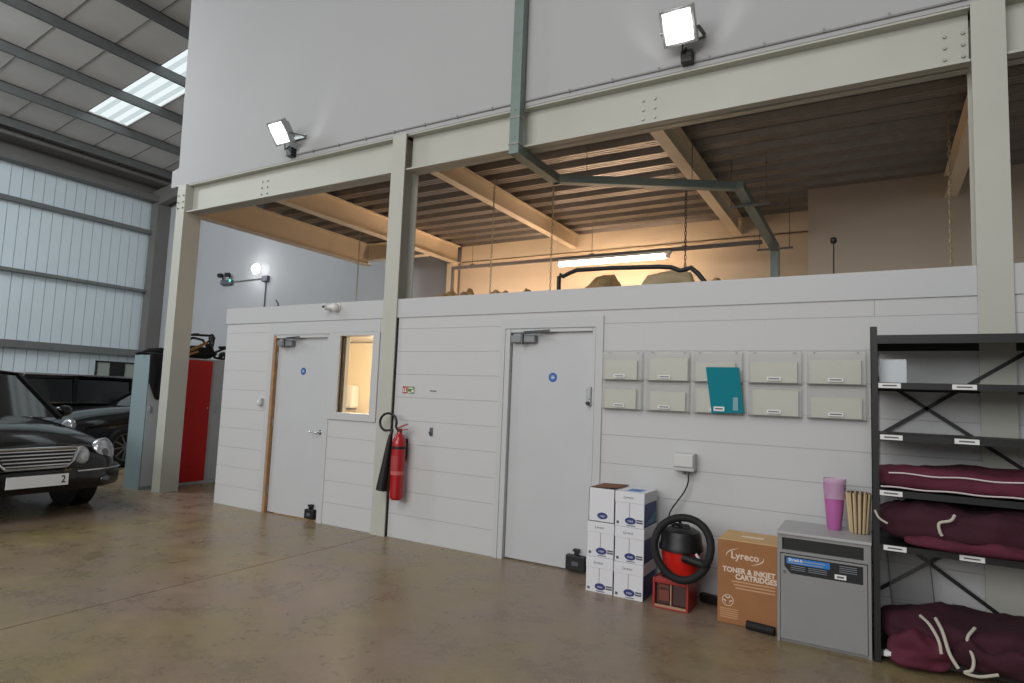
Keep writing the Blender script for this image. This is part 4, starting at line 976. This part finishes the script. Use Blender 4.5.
# ================================================================== CARS
def car(name_label, loc, rz, L=4.8, W=1.82, H=1.45, hood=1.35, estate=False, face='round', plate_end=None, chrome_roof=False):
    o = thing('car', name_label, 'car', (loc[0], loc[1], 0), rz, group='black cars parked beside the lockers')
    Mx = o.matrix_basis
    hw = W/2; xf = L/2
    def ring(x, w_, zb, zs, crown, sh=.90):
        half = [(0.0, zb), (w_*.55, zb), (w_*.93, zb+.03), (w_*.985, zb+.14), (w_, zb+(zs-zb)*.55), (w_*.975, zb+(zs-zb)*.86), (w_*sh, zs), (w_*sh*.72, zs+crown*.55), (w_*.32, zs+crown*.93), (0, zs+crown)]
        full = half+[(-a, b) for a, b in half[-2:0:-1]]
        return [Mx @ Vector((x, a, b)) for a, b in full]
    st_ = [(xf, hw*.66, .30, .50, .04, .9), (xf-.02, hw*.74, .33, .58, .06, .9), (xf-.10, hw*.86, .31, .66, .08, .88), (xf-.25, hw*.94, .29, .72, .10, .86), (xf-.55, hw*.985, .27, .78, .12, .86), (xf-.95, hw, .19, .83, .12, .87), (xf-hood, hw, .19, .88, .10, .9), (0.3, hw, .19, .91, .06, .92), (-.8, hw, .19, .92, .05, .92), (-xf+.7, hw*.99, .20, .93, .06, .9), (-xf+.25, hw*.95, .24, .92, .06, .88), (-xf+.05, hw*.86, .30, .84, .05, .88), (-xf, hw*.78, .36, .72, .04, .88)]
    body = MB().loft([ring(*s_) for s_ in st_]); bo = body.build('body', CARP, o, smooth=50, sub=2)
    # greenhouse
    bz = .93; rear = -xf+(.25 if estate else .75); rr_ = -xf+(.75 if estate else 1.45)
    pts = [(xf-hood-.05, bz, .82), (xf-hood-.75, H-.03, .64), (-.3, H, .65), (rr_, H-.04, .63), (rear, bz+.01, .78)]
    gl = MB(); rings = []
    for (x, z, w_) in pts: rings.append([Mx @ Vector((x, a, b)) for a, b in ((-w_, z), (-w_*.55, z+.02), (0, z+.025), (w_*.55, z+.02), (w_, z))])
    # sides
    for sgn in (-1, 1):
        gl.poly([Mx @ Vector((x, sgn*w_*1.0, z)) for x, z, w_ in pts]+[])
    for A_, B_ in ((0, 1), (3, 4)): gl.loft([rings[A_], rings[B_]], closed=False, caps=False)
    gl.build('glazing', CARG, o, smooth=20)
    rf_ = MB(); rf_.loft([rings[1], rings[2], rings[3]], closed=False, caps=False); ro = rf_.build('roof', CARP, o, smooth=60); so_ = ro.modifiers.new('t', 'SOLIDIFY'); so_.thickness = .03; so_.offset = 1
    for sgn in (-1, 1):
        pl = MB()
        for i_ in range(4):
            a_, b_ = pts[i_], pts[i_+1]; pl.bar(Mx @ Vector((a_[0], sgn*a_[2], a_[1])), Mx @ Vector((b_[0], sgn*b_[2], b_[1])), .05, .05)
        for xx in ((-.25, -.85) if not estate else (-.2, -1.25)):
            pl.bar(Mx @ Vector((xx, sgn*.80, bz)), Mx @ Vector((xx-.05, sgn*.655, H-.02)), .06, .05)
        pl.build('pillar', CARP, o)
    if chrome_roof:
        m_ = MB()
        for sgn in (-1, 1): m_.bar(Mx @ Vector((xf-hood-.8, sgn*.66, H+.035)), Mx @ Vector((rr_, sgn*.65, H+.03)), .03, .03)
        m_.build('roof_rail', CHROME, o)
        m_ = MB()
        for sgn in (-1, 1): m_.bar(Mx @ Vector((xf-hood, sgn*.845, .95)), Mx @ Vector((rear, sgn*.82, .955)), .012, .02)
        m_.build('waist_trim', CHROME, o)
    # wheels
    for xx in (xf-.92, -xf+1.0):
        for sgn in (-1, 1):
            m_ = Mx @ Matrix.Translation((xx, sgn*(hw-.10), .325)) @ Matrix.Rotation(-sgn*PI/2, 4, 'X')
            MB().lathe([(0, -.12), (.37, -.12), (.375, -.02), (.37, .075), (0, .075)], 28, m_).build('wheel_arch', BLACK, o)
            wh = MB().lathe([(.21, -.1), (.30, -.1), (.325, -.07), (.325, .08), (.30, .107), (.225, .107), (.215, .09), (.21, -.1)], 32, m_).build('wheel', TYRE, o, smooth=50)
            rm = MB(); rm.lathe([(.19, .06), (.215, .108), (.222, .108), (.222, .06)], 28, m_); rm.lathe([(0, .098), (.05, .098), (.055, .07), (0, .07)], 16, m_)
            for k_ in range(10):
                a_ = 2*PI*k_/10; rm.bar(m_ @ Vector((.04*math.cos(a_), .04*math.sin(a_), .088)), m_ @ Vector((.205*math.cos(a_+.12), .205*math.sin(a_+.12), .092)), .024, .018, up=m_.to_3x3() @ Vector((0, 0, 1)))
            rm.build('rim', ALLOY, wh, smooth=40)
    # face
    def xw(y): return xf-.02-.26*(abs(y)/hw)**3.6
    def ellipsoid(nm, y, z, ry, rz_, dx, mt, par, th=.05):
        ang = .75*math.atan2(.26*3.6*(abs(y)/hw)**2.6/hw, 1)*(1 if y > 0 else -1)
        mm = Mx @ Matrix.Translation((xw(y)+dx, y, z)) @ Matrix.Rotation(ang, 4, 'Z') @ Matrix.Rotation(R(-14), 4, 'Y') @ Matrix.Rotation(PI/2, 4, 'Y')
        prof_ = [(0, th), (.35, th*.93), (.65, th*.75), (.88, th*.45), (1.0, 0), (1.0, -.06)]
        mm2 = mm @ Matrix.Diagonal((rz_, ry, 1, 1))
        return MB().lathe(prof_, 28, mm2).build(nm, mt, par, smooth=50)
    for sgn in (-1, 1):
        a_ = ellipsoid('headlamp', sgn*.685, .655, .115, .135, .0, LAMPG, o, .03); ellipsoid('bulb_lens', sgn*.675, .645, .055, .06, .022, LAMPD, a_, .012)
        ellipsoid('inner_headlamp', sgn*.42, .625, .08, .095, .0, LAMPG, o, .03); 
    # grille
    gp = [(-.335, .715), (.335, .715), (.345, .69), (.31, .58), (.26, .53), (-.26, .53), (-.31, .58), (-.345, .69)]
    bk = MB().prism([Mx @ Vector((xf+.005, a_, b_)) for a_, b_ in gp], Mx.to_3x3() @ Vector((.02, 0, 0))).build('grille', BLACK, o)
    gs = MB()
    for k_ in range(5):
        zz_ = .555+k_*.034; ww = .275+.014*k_; gs.bar(Mx @ Vector((xf+.03, -ww, zz_)), Mx @ Vector((xf+.03, ww, zz_)), .01, .012)
    for a_, b_ in zip(gp, gp[1:]+gp[:1]): gs.tube([Mx @ Vector((xf+.026, a_[0], a_[1])), Mx @ Vector((xf+.026, b_[0], b_[1]))], .013, 8)
    gs.build('grille_bar', CHROME, bk)
    # bumper with chrome strip and plate
    bm_ = [Mx @ Vector((xw(y)+.07, y, .36)) for y in [(-.86+.086*i_) for i_ in range(21)]]
    def bring(y):
        x = xw(y)
        return [Mx @ Vector((x+a_, y, b_)) for a_, b_ in ((-.10, .30), (.03, .285), (.07, .34), (.08, .42), (.06, .50), (-.10, .52))]
    MB().loft([bring(-.88+.088*i_) for i_ in range(21)]).build('bumper', CARP, o, smooth=50)
    MB().tube([Mx @ Vector((xw(y)+.078, y, .475)) for y in [(-.88+.088*i_) for i_ in range(21) if abs(-.88+.088*i_) > .29 and -.88+.088*i_ > 0]], .008, 6).tube([Mx @ Vector((xw(y)+.078, y, .475)) for y in [(-.88+.088*i_) for i_ in range(21) if -.88+.088*i_ < -.29]], .008, 6).build('bumper_trim', CHROME, o)
    pb = MB().box(xf+.072, xf+.082, -.26, .26, .355, .465, Mx).build('number_plate', PLATE, o)
    if plate_end:
        q_ = Mx.to_euler(); p_ = Mx @ Vector((xf+.0826, .215, .41))
        text(plate_end, .10, p_, BLACK, pb, 'plate_lettering', rot=(PI/2, 0, rz+PI/2), wx=.8, bold=.002)
    for sgn in (-1, 1): ellipsoid('fog_lamp', sgn*.66, .37, .055, .035, .09, LAMPD, o, .02)
    # mirrors
    for sgn in (-1, 1):
        MB().blob(Mx @ Vector((xf-hood-.35, sgn*(hw+.08), 1.0)), (.07, .10, .07), .0, 1, 1, 2).build('mirror', CARP, o, smooth=60)
    return o
car('black saloon with chrome grille and round twin headlamps facing the floor', (-9.41, -1.83, 0), R(1), plate_end='2')
car('black saloon parked behind the lockers with its alloy front wheel showing', (-11.47, 2.465, 0), R(-90), L=4.85, hood=1.4)
car('long black estate with bright roof rails parked along the side wall', (-13.9, 1.1, 0), R(-90), L=5.6, H=1.44, hood=1.4, estate=True, chrome_roof=True)
